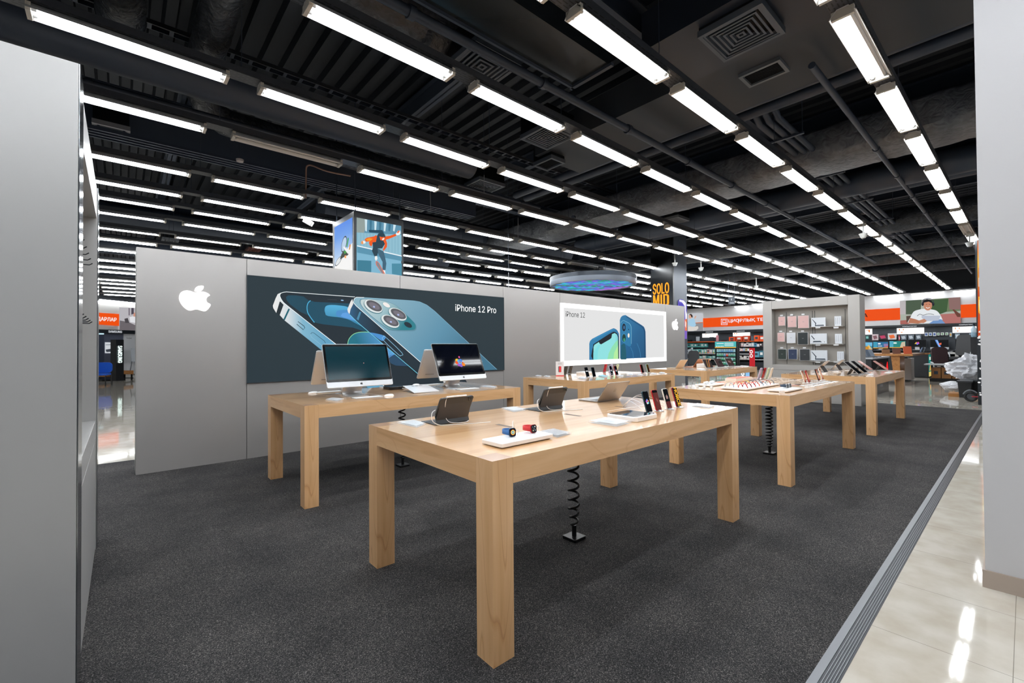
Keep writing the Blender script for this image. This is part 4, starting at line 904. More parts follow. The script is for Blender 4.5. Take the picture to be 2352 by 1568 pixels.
t = thing('tilted_sign', 'white tilted instruction sheet under clear acrylic, centre of the computer table', 'info sign', (2.62, 4.60, TH))
P = [Pz(924, 888, TH+.075), Pz(983, 885, TH+.075), Pz(1006, 900, TH+.003), Pz(946, 906, TH+.003)]
P = [Vector((2.50, 4.84, TH+.05)), Vector((2.82, 4.84, TH+.05)), Vector((2.74, 4.42, TH+.005)), Vector((2.42, 4.42, TH+.005))]
g = G(); c = Vector((2.62, 4.60, TH)); P = [p-c for p in P]; nz = (P[1]-P[0]).cross(P[3]-P[0]).normalized(); nz = nz if nz.z > 0 else -nz
g.add(P+[p+nz*.006 for p in P], [(0, 1, 2, 3), (7, 6, 5, 4), (0, 4, 5, 1), (1, 5, 6, 2), (2, 6, 7, 3), (3, 7, 4, 0)], M('#e6e7ea', .2)); g.build('sheet', t)
g = G()
for k, (u_, c_) in enumerate(((.3, '#5c5f63'), (.45, '#6b5a50'), (.62, '#4c4f55'))): q = P[0].lerp(P[1], u_).lerp(P[3].lerp(P[2], u_), .12)+nz*.0065; g.box(q.x, q.x+.03, q.y-.02, q.y+.01, q.z-.001, q.z+.001, M(c_, .5))
g.build('print', t); G().add([(-.12, .24, 0), (.2, .24, 0), (.2, .24, .05), (-.12, .24, .05)], [(0, 1, 2, 3)], ACR).build('support', t)
for i, (a, b, c) in enumerate((((1.66, 5.25), (1.72, 5.0), (1.85, 4.78)), ((2.10, 4.44), (1.98, 4.7), (1.93, 4.82)), ((3.0, 5.35), (3.02, 5.15), (3.1, 4.9)), ((3.24, 4.46), (3.3, 4.7), (3.2, 4.85)))):
    tag(G().tube(smoothpoly([a+(TH+.004,), b+(TH+.012,), c+(TH+.004,)], 8, False), .0017, CABLE, 5).build('cable', smooth=True), 'thin white %s cable trailing to a computer foot' % ('back left', 'front left', 'back right', 'front right')[i], 'cable')
# ---------------------------------------------------------------- phone table
GLS = M('#dfe9ee', .04, 0, 0, .7, .22)
def onT(x, y): p = Pz(x, y, TH); return p.x, p.y
ph5 = [((1350.5, 866), 0, 'black', 'black phone with a white bar, first front phone of the phone table', 0), ((1365.5, 866), 0, 'teal', 'black phone beside the white bar phone on the phone table', 0), ((1406, 861.5), 0, 'lilac', 'lilac-edged phone with a bright emblem on the phone table', 1), ((1417.5, 862), 0, 'red', 'red-edged phone beside the lilac one on the phone table', 1),
 ((1477, 857), 0, 'red', 'red-edged dark phone at the right of the phone table', 0), ((1490.5, 856), 0, 'mint', 'mint-edged dark phone at the right end of the phone table', 0),
 ((1388, 855), 1, 'red', 'red phone seen from behind on the phone table', 0), ((1401, 855), 1, 'lilac', 'lilac phone seen from behind at the back of the phone table', 0), ((1415, 855), 1, 'green', 'pale green phone seen from behind at the back of the phone table', 0),
 ((1296.5, 862), 1, 'black', 'black phone seen from behind, half hidden by the red phone card', 0), ((1308, 860.5), 1, 'black', 'black phone seen from behind right of the red phone card', 0)]
for (p, bk, c, lab, pc) in ph5:
    x, y = onT(*p)
    if bk: y = min(y, 5.42); q = Pz(p[0], p[1], TH); 
    pic = petals(['#e8843c', '#6a8fe0', '#f0e9e4', '#6ad0e0']) if pc else ([([(-.4, .55), (.4, .55), (.4, .64), (-.4, .64)], '#e9e9e9')] if 'white bar,' in lab else None)
    if not bk: phone(x, y, TH, 0, lab, PH[c], pic, grp='phones on the phone table')
    else: phone(x, y, TH, math.pi, lab, PH[c], None, back=True, grp='phones on the phone table')
x, y = onT(1286, 863)
t = thing('phone_card', 'upright white card picturing a red phone on the phone table', 'info sign', (x, y, TH), -.75)
G().box(-.07, .07, -.003, .003, 0, .25, M('#d9dbe0', .3)).add([(-.07, .003, .25), (-.07, .09, 0), (-.07, .085, 0), (-.07, 0, .245)], [(0, 1, 2, 3)], ACR).build('card', t)
g = G(); g.poly([(a, -.004, b) for a, b in rr(.052, .105, .012, 4, 0, .115)], M('#33434a', .4)); g.poly([(a, -.0045, b) for a, b in rr(.036, .10, .01, 4, .004, .115)], M('#c8323a', .4)); g.box(-.07, .07, -.0045, -.0035, 0, .012, M('#c8323a', .4))
for k in range(3): g.box(-.035, .035, -.0045, -.0038, .20+k*.012, .204+k*.012, M('#8b9097', .5))
g.build('print', t)
x, y = onT(1333, 858); t = thing('display_case', 'low white rounded box at the back of the phone table', 'display case', (x+.05, min(y, 5.38), TH)); G().prism(rr(.30, .22, .03), 0, .04, PLASTIC).build('body', t, bevel=.006)
block([(1372, 864), (1382, 861), (1398, 863), (1390, 867)], 'glowing blue info block in the middle of the phone table', card='#a9e0ee')
for i, (px_, py_) in enumerate(((1447, 861), (1425, 864), (1470, 861.5), (1500, 858.5), (1520, 857), (1256, 865), (1236, 864))):
    block([(px_-8, py_), (px_-2, py_-2), (px_+9, py_-.5), (px_+4, py_+1.8)], '%s small white info block along the phone table, %s' % (ORD[i+1], ('front edge' if i < 5 else 'left end')), card='#e8eaee', marks=False)
block([(1325, 869), (1335, 866.5), (1350, 868.5), (1342, 871.5)], 'white info block at the near corner of the phone table', card='#e8eaee')
g = G()
for k in range(6): 
    a = 5.75+.28*k; g.tube(smoothpoly([(a, 4.87, TH+.002), (a-.1, 4.8, TH+.02), (a-.2, 4.75, TH+.012), (a-.25, 4.72, TH+.003)], 6, False), .0016, CABLE, 5)
tag(g.build('cable', smooth=True), 'white cable loops lying along the middle of the phone table', 'cable', kind='stuff')
# ---------------------------------------------------------------- watch strap table
def tray(cx, cy, wx, wy, lab, name='display_tray', z=.022):
    t = thing(name, lab, 'tray', (cx, cy, TH), 0, 'white trays on the strap table'); G().prism(rr(wx, wy, .014), .006, z, PLASTIC).prism(rr(wx-.03, wy-.03, .01), 0, .006, M('#9a8a7a', .5)).build('plate', t, bevel=.003); return t
tray(5.735, 2.19, 1.0, .30, 'long white tray holding rows of looped watch straps')
bandc = [('grey', '#a9b2ba'), ('pale pink', '#e3bfb8'), ('red', '#c8382e'), ('crimson', '#b52a33'), ('yellow', '#e3b84a'), ('black', '#2a3038'), ('dark blue', '#2e3c52'),
         ('navy', '#2b3550'), ('coral', '#d8503c'), ('plum', '#6b2f3f'), ('bright red', '#d0322a'), ('orange', '#e05a2a'), ('slate', '#6e8490'), ('white', '#dfe3e6'), ('brick red', '#b0483c'), ('charcoal', '#3a4450')]
for i, (nm, c) in enumerate(bandc):
    rw = i//8; k = i % 8
    x = 5.32+k*.115; y = (2.27, 2.12)[rw]
    g = G(); pr = [( .05*math.cos(a), .052*math.sin(a)) for a in [math.pi*(1.0-j/12) for j in range(13)]]
    vs = [(s*.011, a, b) for s in (-1, 1) for a, b in pr]; n_ = len(pr); g.add(vs, [(q, q+1, q+1+n_, q+n_) for q in range(n_-1)], M(c, .55))
    o = g.build('watch_strap', smooth=True, loc=(x, y, TH+.023), rot=.12); md = o.modifiers.new('s', 'SOLIDIFY'); md.thickness = .004
    tag(o, '%s looped watch strap standing in the %s row of the long tray' % (nm, ('back', 'front')[rw]), 'watch strap', 'watch straps on the long tray')
tray(5.545, 1.76, .50, .20, 'white tray with two silver watches by the table corner')
watch(5.62, 1.76, TH+.022, math.radians(-8), 'silver watch with dark band on the corner tray, left', M('#2a3a4c', .6), SILV, 'grid'); watch(5.74, 1.77, TH+.022, math.radians(-8), 'silver watch with dark band on the corner tray, right', M('#3a3f46', .6), SILV, 'grid')
tray(5.62, 2.64, .40, .2, 'white tray of boxed earphones at the back left')
for i in range(4):
    g = G(); g.lathe([(.001, 0), (.022, .002), (.026, .014), (.022, .028), (.001, .032)], PLASTIC, 14); tag(g.build('earphone_case', smooth=True, loc=(5.50+.08*i, 2.64+.02*(i % 2), TH+.023)), '%s white earphone case on the back left tray' % ORD[i+1], 'earphone case', 'earphone cases')
for i in range(5):
    g = G(); g.lathe([(.022, 0), (.022, .05), (.02, .052)], GLS, 14).lathe([(.012, .002), (.014, .02), (.008, .03)], PLASTIC, 10)
    tag(g.build('glass_pot', smooth=True, loc=(5.07+.03*i, 2.70-.07*i, TH)), '%s clear pot at the left end of the strap table' % ORD[i+1], 'clear pot', 'clear pots')
t = thing('catalogue_box', 'white box topped with an orange pad on the strap table', 'box', (6.60, 2.66, TH)); G().box(-.27, .27, -.05, .10, 0, .05, M('#e6e0d8', .4)).build('body', t, bevel=.004); G().box(-.24, .22, -.045, .09, .05, .056, M('#d8502a', .5)).build('pad', t)
for i, ((a, b), c, nm) in enumerate((((1742, 871), 'lilac', 'lilac'), ((1751, 870.5), 'red', 'red'), ((1759.5, 871), 'green', 'pale green'), ((1767, 871), 'white', 'cream'))):
    x, y = onT(a, b); phone(x, y, TH, math.pi+.0, '%s phone seen from behind at the back of the strap table' % nm, PH[c], None, back=True, h=.165, grp='back row phones of the strap table')
for i, ((a, b), c, nm) in enumerate((((1850, 880), 'white', 'first'), ((1860, 879), 'red', 'second'), ((1882, 875), 'black', 'third'), ((1890, 873), 'white', 'fourth'))):
    x, y = onT(a, b); phone(x, y, TH, 0, '%s phone with a fiery orange screen at the right of the strap table' % nm, PH[c], [([(-.44, .03), (.44, .03), (.44, .97), (-.44, .97)], '#7a3526'), ([(-.3, .1), (.2, .3), (.1, .9), (-.35, .7)], '#e0b49a'), ([(.1, .1), (.4, .2), (.3, .6)], '#c8502a')], h=.16, wd=.07, grp='front row phones of the strap table')
t = thing('watch_band_card', 'dusty pink band card lying right of the strap tray', 'info sign', (6.28, 1.93, TH), -.35); G().prism(rr(.36, .05, .02), .0, .006, M('#b08880', .5)).box(.10, .14, -.026, .026, .006, .012, DARK).build('card', t)
for i in range(7):
    x, y = 6.12+.19*i, 1.70; g = G(); g.box(-.06, .06, -.025, .025, 0, .008, M('#eceef0', .3)); tag(g.build('price_tag', loc=(x, y, TH), bevel=.002), '%s white price tag along the front edge of the strap table' % ORD[i+1], 'price tag', 'price tags of the strap table')
for i in range(5):
    x, y = 6.35+.22*i, 1.80; g = G(); g.box(-.07, .07, -.04, .04, 0, .006, M('#b9bec4', .3)); tag(g.build('info_card', loc=(x, y, TH), bevel=.001), '%s grey info card in front of the fiery phones' % ORD[i+1], 'info card', 'info cards of the strap table')
t = thing('price_tag', 'upright white price tag at the near corner of the strap table', 'price tag', onT(1796, 903)+(TH,), -.7); G().box(-.028, .028, -.004, .004, 0, .03, M('#f0f0f0', .3)).build('plate', t)
t = thing('tool_block', 'row of clear stands at the near edge of the strap table', 'stand', (6.0, 1.66, TH)); 
for k in range(3): G().box(-.1+.07*k, -.06+.07*k, -.02, .02, 0, .045, ACR).build('clear_stand', t)
g = G()
for k in range(9):
    a = 6.1+.13*k; q = random.uniform(-.05, .05); g.tube(smoothpoly([(a, 2.25, TH+.002), (a+q, 2.32, TH+.022), (a+.1, 2.38+q, TH+.016), (a+.13, 2.5, TH+.003)], 5, False), .0012, CABLE, 5)
tag(g.build('cable', smooth=True), 'tangle of white cables on the strap table', 'cable', kind='stuff')
# ---------------------------------------------------------------- far right table: propped tablets
def prop(x, y, rot, lab, pink=False, back=False, s=1.):
    t = thing('tablet', lab, 'tablet', (x, y, TH), rot, 'propped tablets on the far right table')
    b = M('#c98f86', .4, .4) if pink else SILV
    g = G(); slab(g, (-.03, .02), (.165, .215*s), .25*s, .008, b, .012, .004, M('#b8746a', .25) if pink else SCREEN); g.build('screen', t, bevel=.001)
    g = G(); g.prism(rr(.24, .17, .01, 4, 0, .02), 0, .006, M('#7f858c', .4, .4)); g.build('keyboard', t)
    g = G(); slab(g, (.13, .006), (.07, .11), .22, .006, M('#2a2b2f', .5)); g.build('support', t); return t
prop(9.22, 1.84, 0, 'large dark tablet propped on its stand near the table corner'); prop(9.72, 1.86, 0, 'dark tablet with bright reflection beside the first propped one')
prop(10.93, 2.0, 0, 'pink tablet leaning on a wire stand, left', True, s=.85); prop(11.13, 1.80, 0, 'pink tablet leaning on a wire stand, right', True, s=.85)
prop(9.75, 2.55, math.pi, 'grey tablet seen from behind at the back left of that table'); prop(10.55, 2.50, math.pi, 'grey tablet seen from behind near the middle of that table')
block([(1990, 862), (1998, 859.5), (2008, 861), (2003, 864)], 'white info block at the near corner of the far right table', card='#f0f0f0', marks=False)
block([(2030, 856.5), (2040, 854.5), (2052, 855.5), (2044, 857.5)], 'clear info block at the right of the far right table', marks=False)
for i in range(5):
    g = G(); g.box(-.07, .07, -.05, .05, 0, .007, M('#dfe0e2', .3)); tag(g.build('info_card', loc=(9.0+.42*i, 2.28+.1*(i % 2), TH)), '%s pale card flat on the far right table' % ORD[i+1], 'info card', 'cards of the far right table')
g = G()
for k in range(10):
    a = 9.0+.16*k; g.tube(smoothpoly([(a, 2.2, TH+.002), (a+.03, 2.3, TH+.022), (a+.1, 2.36, TH+.01), (a+.1, 2.45, TH+.003)], 5, False), .0012, CABLE, 5)
tag(g.build('cable', smooth=True), 'white cables tangled on the far right table', 'cable', kind='stuff')
# ---------------------------------------------------------------- laptop table
DKS = [((-.48, .04), (.48, .04), (.48, .97), (-.48, .97), EM('#2a1a1c')), ((-.05, .04), (.1, .04), (-.3, .97), (-.4, .97), EM('#b0682a')), ((.2, .04), (.26, .04), (-.02, .97), (-.06, .97), EM('#d0962a'))]
DKM = [((-.48, .04), (.48, .04), (.48, .97), (-.48, .97), EM('#3a2426')), ((-.3, .2), (.1, .45), (.1, .6), (-.35, .85), EM('#141012'))]
DKL = [((-.48, .04), (.48, .04), (.48, .97), (-.48, .97), EM('#33201f')), ((-.1, .35), (.25, .5), (.2, .7), (-.15, .6), EM('#8a5f5c'))]
laptop(9.50, 5.16, 0, 'gold laptop seen from behind at the back of the laptop table', GOLD, lid=(-.12, .19), wd=.33); laptop(10.35, 5.18, 0, 'copper laptop seen from behind at the back of the laptop table', COPPER, lid=(-.12, .19), wd=.33)
laptop(10.75, 5.2, 0, 'beige laptop lid showing behind the striped-screen laptop', GOLD, lid=(-.12, .19), wd=.33)
laptop(9.93, 4.66, math.pi, 'laptop with an orange striped dark screen facing the room', SILV, lid=(-.10, .20), screen=DKS, wd=.34); laptop(10.50, 4.66, math.pi, 'laptop with a plain brown screen, middle of the front row', SILV, lid=(-.10, .20), screen=DKM, wd=.34)
laptop(11.07, 4.66, math.pi, 'laptop with a brown screen at the right end of the front row', SILV, lid=(-.10, .20), screen=DKL, wd=.34)
for i in range(3): tag(G().box(-.12, .12, -.09, .09, 0, .028, M('#eceef0', .35)).build('white_box', loc=(10.25, 4.98, TH+.029*i), bevel=.003), '%s white box from the table up in the laptop table stack' % ORD[i+1], 'box', 'stacked white boxes')
block([(1695, 842), (1703, 840), (1722, 841), (1716, 843)], 'white info block at the right end of the laptop table', card='#f0f0f0')
block([(1600, 848), (1607, 846), (1622, 848), (1614, 850.5)], 'clear info block at the near end of the laptop table', marks=False)
# ================================================================ THE SHOP BEYOND
def atd(x, y, d): return CAM+ray(x, y)*d
# hanging cube screen
ct = thing('cube_screen', 'hanging black cube sign with lit sports pictures on its sides', 'hanging sign', (2.86, 7.2, 2.3))
zc = 3.56
g = G(); g.box(2.85, 3.74, 7.19, 8.16, 2.3, 3.66, M('#1a1c20', .4)); 
for x in (2.9, 3.7):
    for y in (7.25, 8.1): g.tube([(x, y, 3.66), (x, y, 5.6)], .01, PIPE, 6)
par(g.build('housing'), ct)
def Cm(ox, oy, sc, f): return lmap(ox, oy, sc, f)
A = Art(Cm(740, 470, 8.709, lambda x, y: Py(x, y, 7.188)), (0, -1, 0), .0008)
A.shape([(688, 255), (1580, 425), (1580, 1417), (1580, 2000), (685, 2000)], EM('#7fb6d0'))
A.shape([(688, 255), (1580, 425), (1580, 600), (688, 555)], EM('#5f93ad')); A.shape([(688, 255), (900, 295), (840, 560), (688, 555)], EM('#93a09c'))
for k in range(7): A.shape([(850+95*k, 290+18*k), (900+95*k, 300+18*k), (890+92*k, 540), (860+92*k, 520)], EM(('#cfe6ee', '#3f7690')[k % 2]))
A.shape([(925, 505), (1200, 510), (1235, 575), (940, 555)], EM('#24485c'))
A.shape([(688, 558), (1580, 612), (1580, 1010), (688, 815)], EM('#8fbdcf'))
for k in range(14): A.shape([(700+62*k, 562+4*k), (706+62*k, 562+4*k), (706+62*k, 815+13*k), (700+62*k, 815+13*k)], EM('#6ea3ba'))
A.shape([(688, 815), (1580, 1020), (1580, 1040), (688, 835)], EM('#f4f8fa')); A.shape([(688, 840), (1580, 1040), (1580, 1130), (688, 960)], EM('#5a93ae'))
A.shape([(690, 1110), (970, 1125), (970, 1400), (690, 1345)], EM('#3d7d94')); A.shape([(1380, 1180), (1580, 1180), (1580, 1420), (1385, 1390)], EM('#4a8ba3'))
OR = EM('#ee5a1c'); NV = EM('#27414f'); NV2 = EM('#3f6378'); SK = EM('#f3f1ee')
A.shape([(765, 745), (800, 720), (850, 735), (850, 770), (800, 795), (768, 785)], EM('#f09a5a')); A.shape([(800, 725), (850, 735), (855, 770), (815, 790)], SK)
A.shape([(835, 700), (880, 665), (1020, 640), (1060, 615), (1100, 640), (1090, 720), (1040, 760), (1000, 770), (975, 840), (940, 820), (920, 765), (935, 740), (860, 745)], OR); A.shape([(860, 695), (930, 670), (1000, 690), (950, 730), (880, 725)], EM('#f59a24'))
A.shape([(1250, 640), (1330, 630), (1450, 590), (1475, 625), (1330, 685), (1260, 705), (1285, 780), (1280, 850), (1215, 930), (1200, 905), (1240, 800), (1200, 720)], OR)
A.shape([(1455, 590), (1500, 530), (1545, 520), (1555, 580), (1530, 610), (1475, 618)], SK); A.shape([(1480, 560), (1510, 525), (1540, 530), (1500, 580)], OR)
A.shape([(1085, 620), (1110, 580), (1170, 568), (1230, 590), (1250, 640), (1230, 700), (1190, 690), (1240, 790), (1180, 880), (1090, 880), (1000, 860), (990, 760), (1060, 750)], NV)
A.shape([(1130, 640), (1180, 655), (1230, 650), (1230, 700), (1190, 725), (1150, 715)], EM('#f0642a')); A.shape([(1180, 690), (1230, 665), (1225, 700), (1190, 720)], SK)
A.shape([(1000, 860), (1090, 870), (1100, 960), (1080, 1030), (1030, 1040), (980, 930)], NV); A.shape([(1040, 1035), (1080, 1030), (1090, 1090), (1060, 1130), (1035, 1090)], SK)
A.shape([(1090, 880), (1210, 940), (1240, 1050), (1265, 1180), (1250, 1310), (1190, 1310), (1190, 1150), (1100, 980)], NV2); A.shape([(1200, 1310), (1240, 1320), (1250, 1385), (1205, 1370)], SK)
A.shape([(1050, 1150), (1075, 1130), (1120, 1170), (1240, 1390), (1180, 1385), (1060, 1210)], EM('#e0705a')); A.shape([(1065, 1150), (1110, 1170), (1210, 1385), (1185, 1385), (1080, 1220)], EM('#7f868c'))
par(A.build('skater_picture', tri=True), ct)
A = Art(Cm(740, 470, 8.709, lambda x, y: Px(x, y, 2.848)), (-1, 0, 0), .0008)
SKY = grad('print_sky', [(0, '#f3f4f6'), (.35, '#a9c6ea'), (.7, '#6a9ce6'), (1, '#4f86e4')], (0, math.radians(-90), 0), (0, 0, 2.75), (.85, 1, 1))
A.shape([(247, 455), (605, 250), (610, 1312), (615, 2100), (247, 2100)], SKY)
A.shape([(250, 1250), (420, 1060), (520, 860), (608, 760), (612, 2000), (250, 2000)], EM('#f2f1f0'))
for cx, cy, a, b, r in ((440, 790, 48, 175, .18), (330, 1130, 38, 115, .55)):
    for s, c in ((1, '#3a4048'), (.84, '#b9d0e6' if cy < 900 else '#dfe3e6')): A.ell(cx, cy, a*s, b*s*(.98), r, EM(c), 18)
A.shape([(395, 980), (480, 900), (560, 940), (520, 1010), (420, 1060), (360, 1100)], EM('#3a4038')); A.shape([(520, 650), (540, 680), (510, 850), (490, 840)], EM('#3a9a4a')); A.shape([(440, 930), (500, 900), (495, 960), (450, 990)], EM('#3f9a44'))
A.shape([(440, 830), (560, 920), (560, 990), (520, 980), (430, 860)], EM('#eeeeee')); A.shape([(560, 790), (585, 800), (565, 900), (545, 900)], EM('#d98a3a')); A.shape([(455, 1020), (495, 1010), (490, 1070), (460, 1070)], EM('#f0a86a'))
par(A.build('bicycle_picture', tri=True), ct)
# round LED ring
cc = atd(1361, 657, 14.0); R = .098*cc.to_2d().length*.985; R = 1.33
t = thing('ring_display', 'large round hanging display with blue and green lit panels underneath', 'hanging display', cc)
g = G(); g.lathe([(R-.10, .01), (R-.02, 0), (R, .03), (R, .24), (R-.03, .27), (.01, .27)], M('#8a929e', .35, .3), 64); 
g.build('rim', t, smooth=True)
g = G(); g.lathe([(R, .15), (R+.004, .152), (R+.004, .268), (R, .27)], M('#2f353d', .4, .3), 64); g.build('dark_band', t, smooth=True)
g = G(); g.lathe([(.001, .02), (R-.09, .02), (R-.09, .03)], BLACK, 48); n_ = 22; st = 2*(R-.1)/n_
for i in range(n_):
    for j in range(n_):
        x = -(R-.1)+st*(i+.5); y = -(R-.1)+st*(j+.5)
        if math.hypot(x, y) > R-.14 or abs(x*.55+y*.83-.1) < .06: continue
        v = math.sin(i*1.3)*math.cos(j*.9)+math.sin((i+j)*.6)
        c = '#3fc0e0' if v > .7 else '#4a78d8' if v > -.1 else '#7d6ae0' if v > -.8 else '#24a890'
        if i > n_-4: c = '#b070e0'
        g.box(x-st*.46, x+st*.46, y-st*.36, y+st*.36, .008, .02, EM(c, 1.1))
g.build('lit_panels', t)
g = G()
for a in (0, 2.1, 4.2): g.tube([(1.0*math.cos(a), 1.0*math.sin(a), .27), (1.0*math.cos(a), 1.0*math.sin(a), 5.6-cc.z)], .006, PIPE, 5)
g.build('hanger', t)
# lettered pillar
t = thing('lettered_pillar', 'dark square pillar with glowing orange SOLO MID letters', 'pillar', (12.55, 7.0, 0)); MT = M('#4b5058', .4, .3)
g = G(); g.box(12.56, 13.42, 7.0, 7.72, 0, 5.6, MT); g.box(12.55, 12.565, 6.99, 7.73, 0, 5.6, M('#15171a', .3)); g.box(12.55, 12.62, 6.985, 7.0, 0, 5.6, M('#0b0c0e', .3)); par(g.build('shaft'), t)
def Xtext(parent, body, xl, yb, xr, hpx, X, mt, bold=.02, name='lettering', sp=1.):
    a = Px(xl, yb, X); b = Px(xr, yb, X); q = Px(xl, yb-hpx, X); o = text(name, body, a, (0, -1, 0), (0, 0, 1), abs(a.y-b.y), q.z-a.z, mt, None, .001, bold, None, sp); return par(o, parent) if parent else o
YEL = EM('#ff9e22', 1.4)
Xtext(t, 'SOLO', 1500, 676.5, 1536.5, 24, 12.54, YEL, .022, 'lettering', 1.06); 
a_ = Px(1500.5, 704, 12.54); b_ = Px(1537, 702, 12.54); q_ = Px(1500.5, 678, 12.54); W_ = a_.y-b_.y; H_ = q_.z-a_.z
A = Art(lambda u, v: Vector((12.535, a_.y-u*W_, a_.z+v*H_)), (-1, 0, 0), .0005)
A.shape([(0, 0), (.09, 0), (.09, .62), (.165, 0), (.235, 0), (.31, .62), (.31, 0), (.4, 0), (.4, 1), (.285, 1), (.2, .38), (.115, 1), (0, 1)], YEL); A.shape([(.47, 0), (.57, 0), (.57, 1), (.47, 1)], YEL)
A.shape([(.65, 0), (.85, 0), (.95, .06), (1, .16), (1, .84), (.95, .94), (.85, 1), (.65, 1), (.65, .88), (.83, .88), (.88, .82), (.88, .18), (.83, .12), (.75, .12), (.75, .88), (.65, .88)], YEL); par(A.build('lettering', tri=True), t)
A = Art(Cm(1460, 600, 9.8, lambda x, y: Py(x, y, 6.985)), (0, -1, 0), .001)
A.shape([(950, 1000), (960, 880), (1000, 850), (1060, 860), (1120, 910), (1150, 1000), (1155, 1745), (950, 1745)], EM('#6f62c8')); A.shape([(985, 860), (1080, 880), (1130, 940), (1130, 1110), (1155, 1190), (1150, 1300), (1120, 1300), (1100, 1000), (1040, 920), (980, 900)], EM('#f6f4fb'))
A.shape([(1100, 1320), (1150, 1290), (1152, 1560), (1110, 1560)], EM('#f07a4a')); A.shape([(1115, 1330), (1135, 1380), (1130, 1500), (1110, 1450)], EM('#fff1e6')); A.shape([(1100, 1560), (1152, 1560), (1152, 1740), (1110, 1740)], EM('#7f5fc0')); A.shape([(960, 930), (1050, 950), (1070, 1010), (970, 1010)], EM('#4f46b8'))
par(A.build('purple_poster', tri=True), t)
# tall totem next to the near pillar
a = Px(2244, 800, 15); b = Px(2290, 800, 15); zt = Px(2240, 552, 15).z
t = thing('poster_totem', 'tall black advertising totem with a fiery orange picture beside the near pillar', 'totem', (15, (a.y+b.y)/2, 0))
G().box(15, 15.5, b.y, a.y, 0, zt, M('#20262c', .35)).build('body', t).matrix_parent_inverse = Matrix.Translation(-t.location)
A = Art(Cm(2200, 500, 7.84, lambda x, y: Px(x, y, 14.995)), (-1, 0, 0), .001)
FIRE = grad('print_fire', [(0, '#c84a1a'), (.3, '#f6c23a'), (.45, '#f07a2a'), (.6, '#59504e'), (.8, '#e8b89a'), (1, '#27313c')], (0, math.radians(-90), 0), (0, 0, 2.6), (2.3, 1, 1))
A.shape([(352, 400), (700, 400), (700, 2150), (362, 2150)], FIRE); A.shape([(370, 900), (700, 860), (700, 1000), (370, 1060)], EM('#d8723a')); A.shape([(370, 1080), (700, 1060), (700, 1230), (370, 1240)], EM('#e8c0a4')); A.shape([(370, 1420), (700, 1380), (700, 1800), (500, 1900), (372, 1700)], EM('#f6b62a')); A.shape([(380, 1480), (500, 1500), (600, 1700), (420, 1750)], EM('#fff0a0'), 3)
par(A.build('fire_picture', tri=True), t)
g = G(); random.seed(3)
for k in range(120):
    y = random.uniform(760, 860) if k < 90 else random.uniform(860, 960); p = Px(random.uniform(2248, 2285), y, 14.99); s = random.uniform(.008, .03); g.poly([p+Vector((0, s*math.cos(q), s*.8*math.sin(q))) for q in (0, 1.3, 2.6, 3.9, 5.1)], EM('#eeeeee'))
par(g.build('speckles'), t)
# ---------------------------------------------------------------- far right wall
XW = 28.96
def panel(pts, X, mt, name, lab, cat, th=.03, grp=None, shapes=()):
    P = [Px(x, y, X) for x, y in pts]; ys = [p.y for p in P]; zs = [p.z for p in P]
    o = G().box(X, X+th, min(ys), max(ys), sum(sorted(zs)[:2])/2, sum(sorted(zs)[2:])/2, mt).build(name); return tag(o, lab, cat, grp)
ORG = EM('#f2510b', .95)
panel([(1615, 730.5), (1765, 723), (1615, 751), (1765, 746)], XW, ORG, 'orange_banner', 'orange wall banner reading in white letters left of the accessory bay', 'banner')
panel([(1970, 712), (2067, 707.3), (1970, 737.2), (2067, 734)], XW, ORG, 'orange_banner', 'orange wall banner between the accessory bay and the smiling man poster', 'banner')
panel([(2207, 699.2), (2245, 698), (2207, 729), (2245, 728)], XW, ORG, 'orange_banner', 'short orange wall banner right of the smiling man poster', 'banner')
LT = M('#efe6ee', .5, 0, .0); LT = EM('#f1e9f2', 1.)
def lone(o, lab, cat='lettering', grp=None): return tag(o, lab, cat, grp)
tl = Xtext(None, 'ЦИOРЛЫҚ ТЕХНИКА', 1673.5, 741.5, 1800, 8.2, XW-.01, LT, .03)
p_ = Px(1695.2, 742.2, XW-.012); q_ = Px(1696.6, 731.6, XW-.012); par(G().box(XW-.013, XW-.012, q_.y, p_.y, p_.z, q_.z, LT).build('letter_stroke'), tl)
lone(tl, 'white Cyrillic lettering on the orange banner')
lone(Xtext(None, 'А', 1983, 728.5, 1992.5, 8.5, XW-.01, EM('#1a1a1a'), .03), 'black letter at the left end of the orange banner')
g = G()
def sq(g, x0, y0, x1, y1, wd, X, mt):
    for a in ((x0, y0, x1, y0+wd), (x0, y1-wd, x1, y1), (x0, y0, x0+wd, y1), (x1-wd, y0, x1, y1)): g.poly([Px(a[0], a[1], X), Px(a[2], a[1], X), Px(a[2], a[3], X), Px(a[0], a[3], X)], mt)
sq(g, 1656, 732, 1671, 746, 1.1, XW-.01, LT); sq(g, 1659, 734.5, 1668, 740.5, 1., XW-.011, LT); g.poly([Px(*p, XW-.012) for p in ((1657.5, 741.5), (1669.5, 741.5), (1669.5, 742.7), (1657.5, 742.7))], LT)
lone(g.build('computer_icon'), 'white computer outline icon on the orange banner', 'icon')
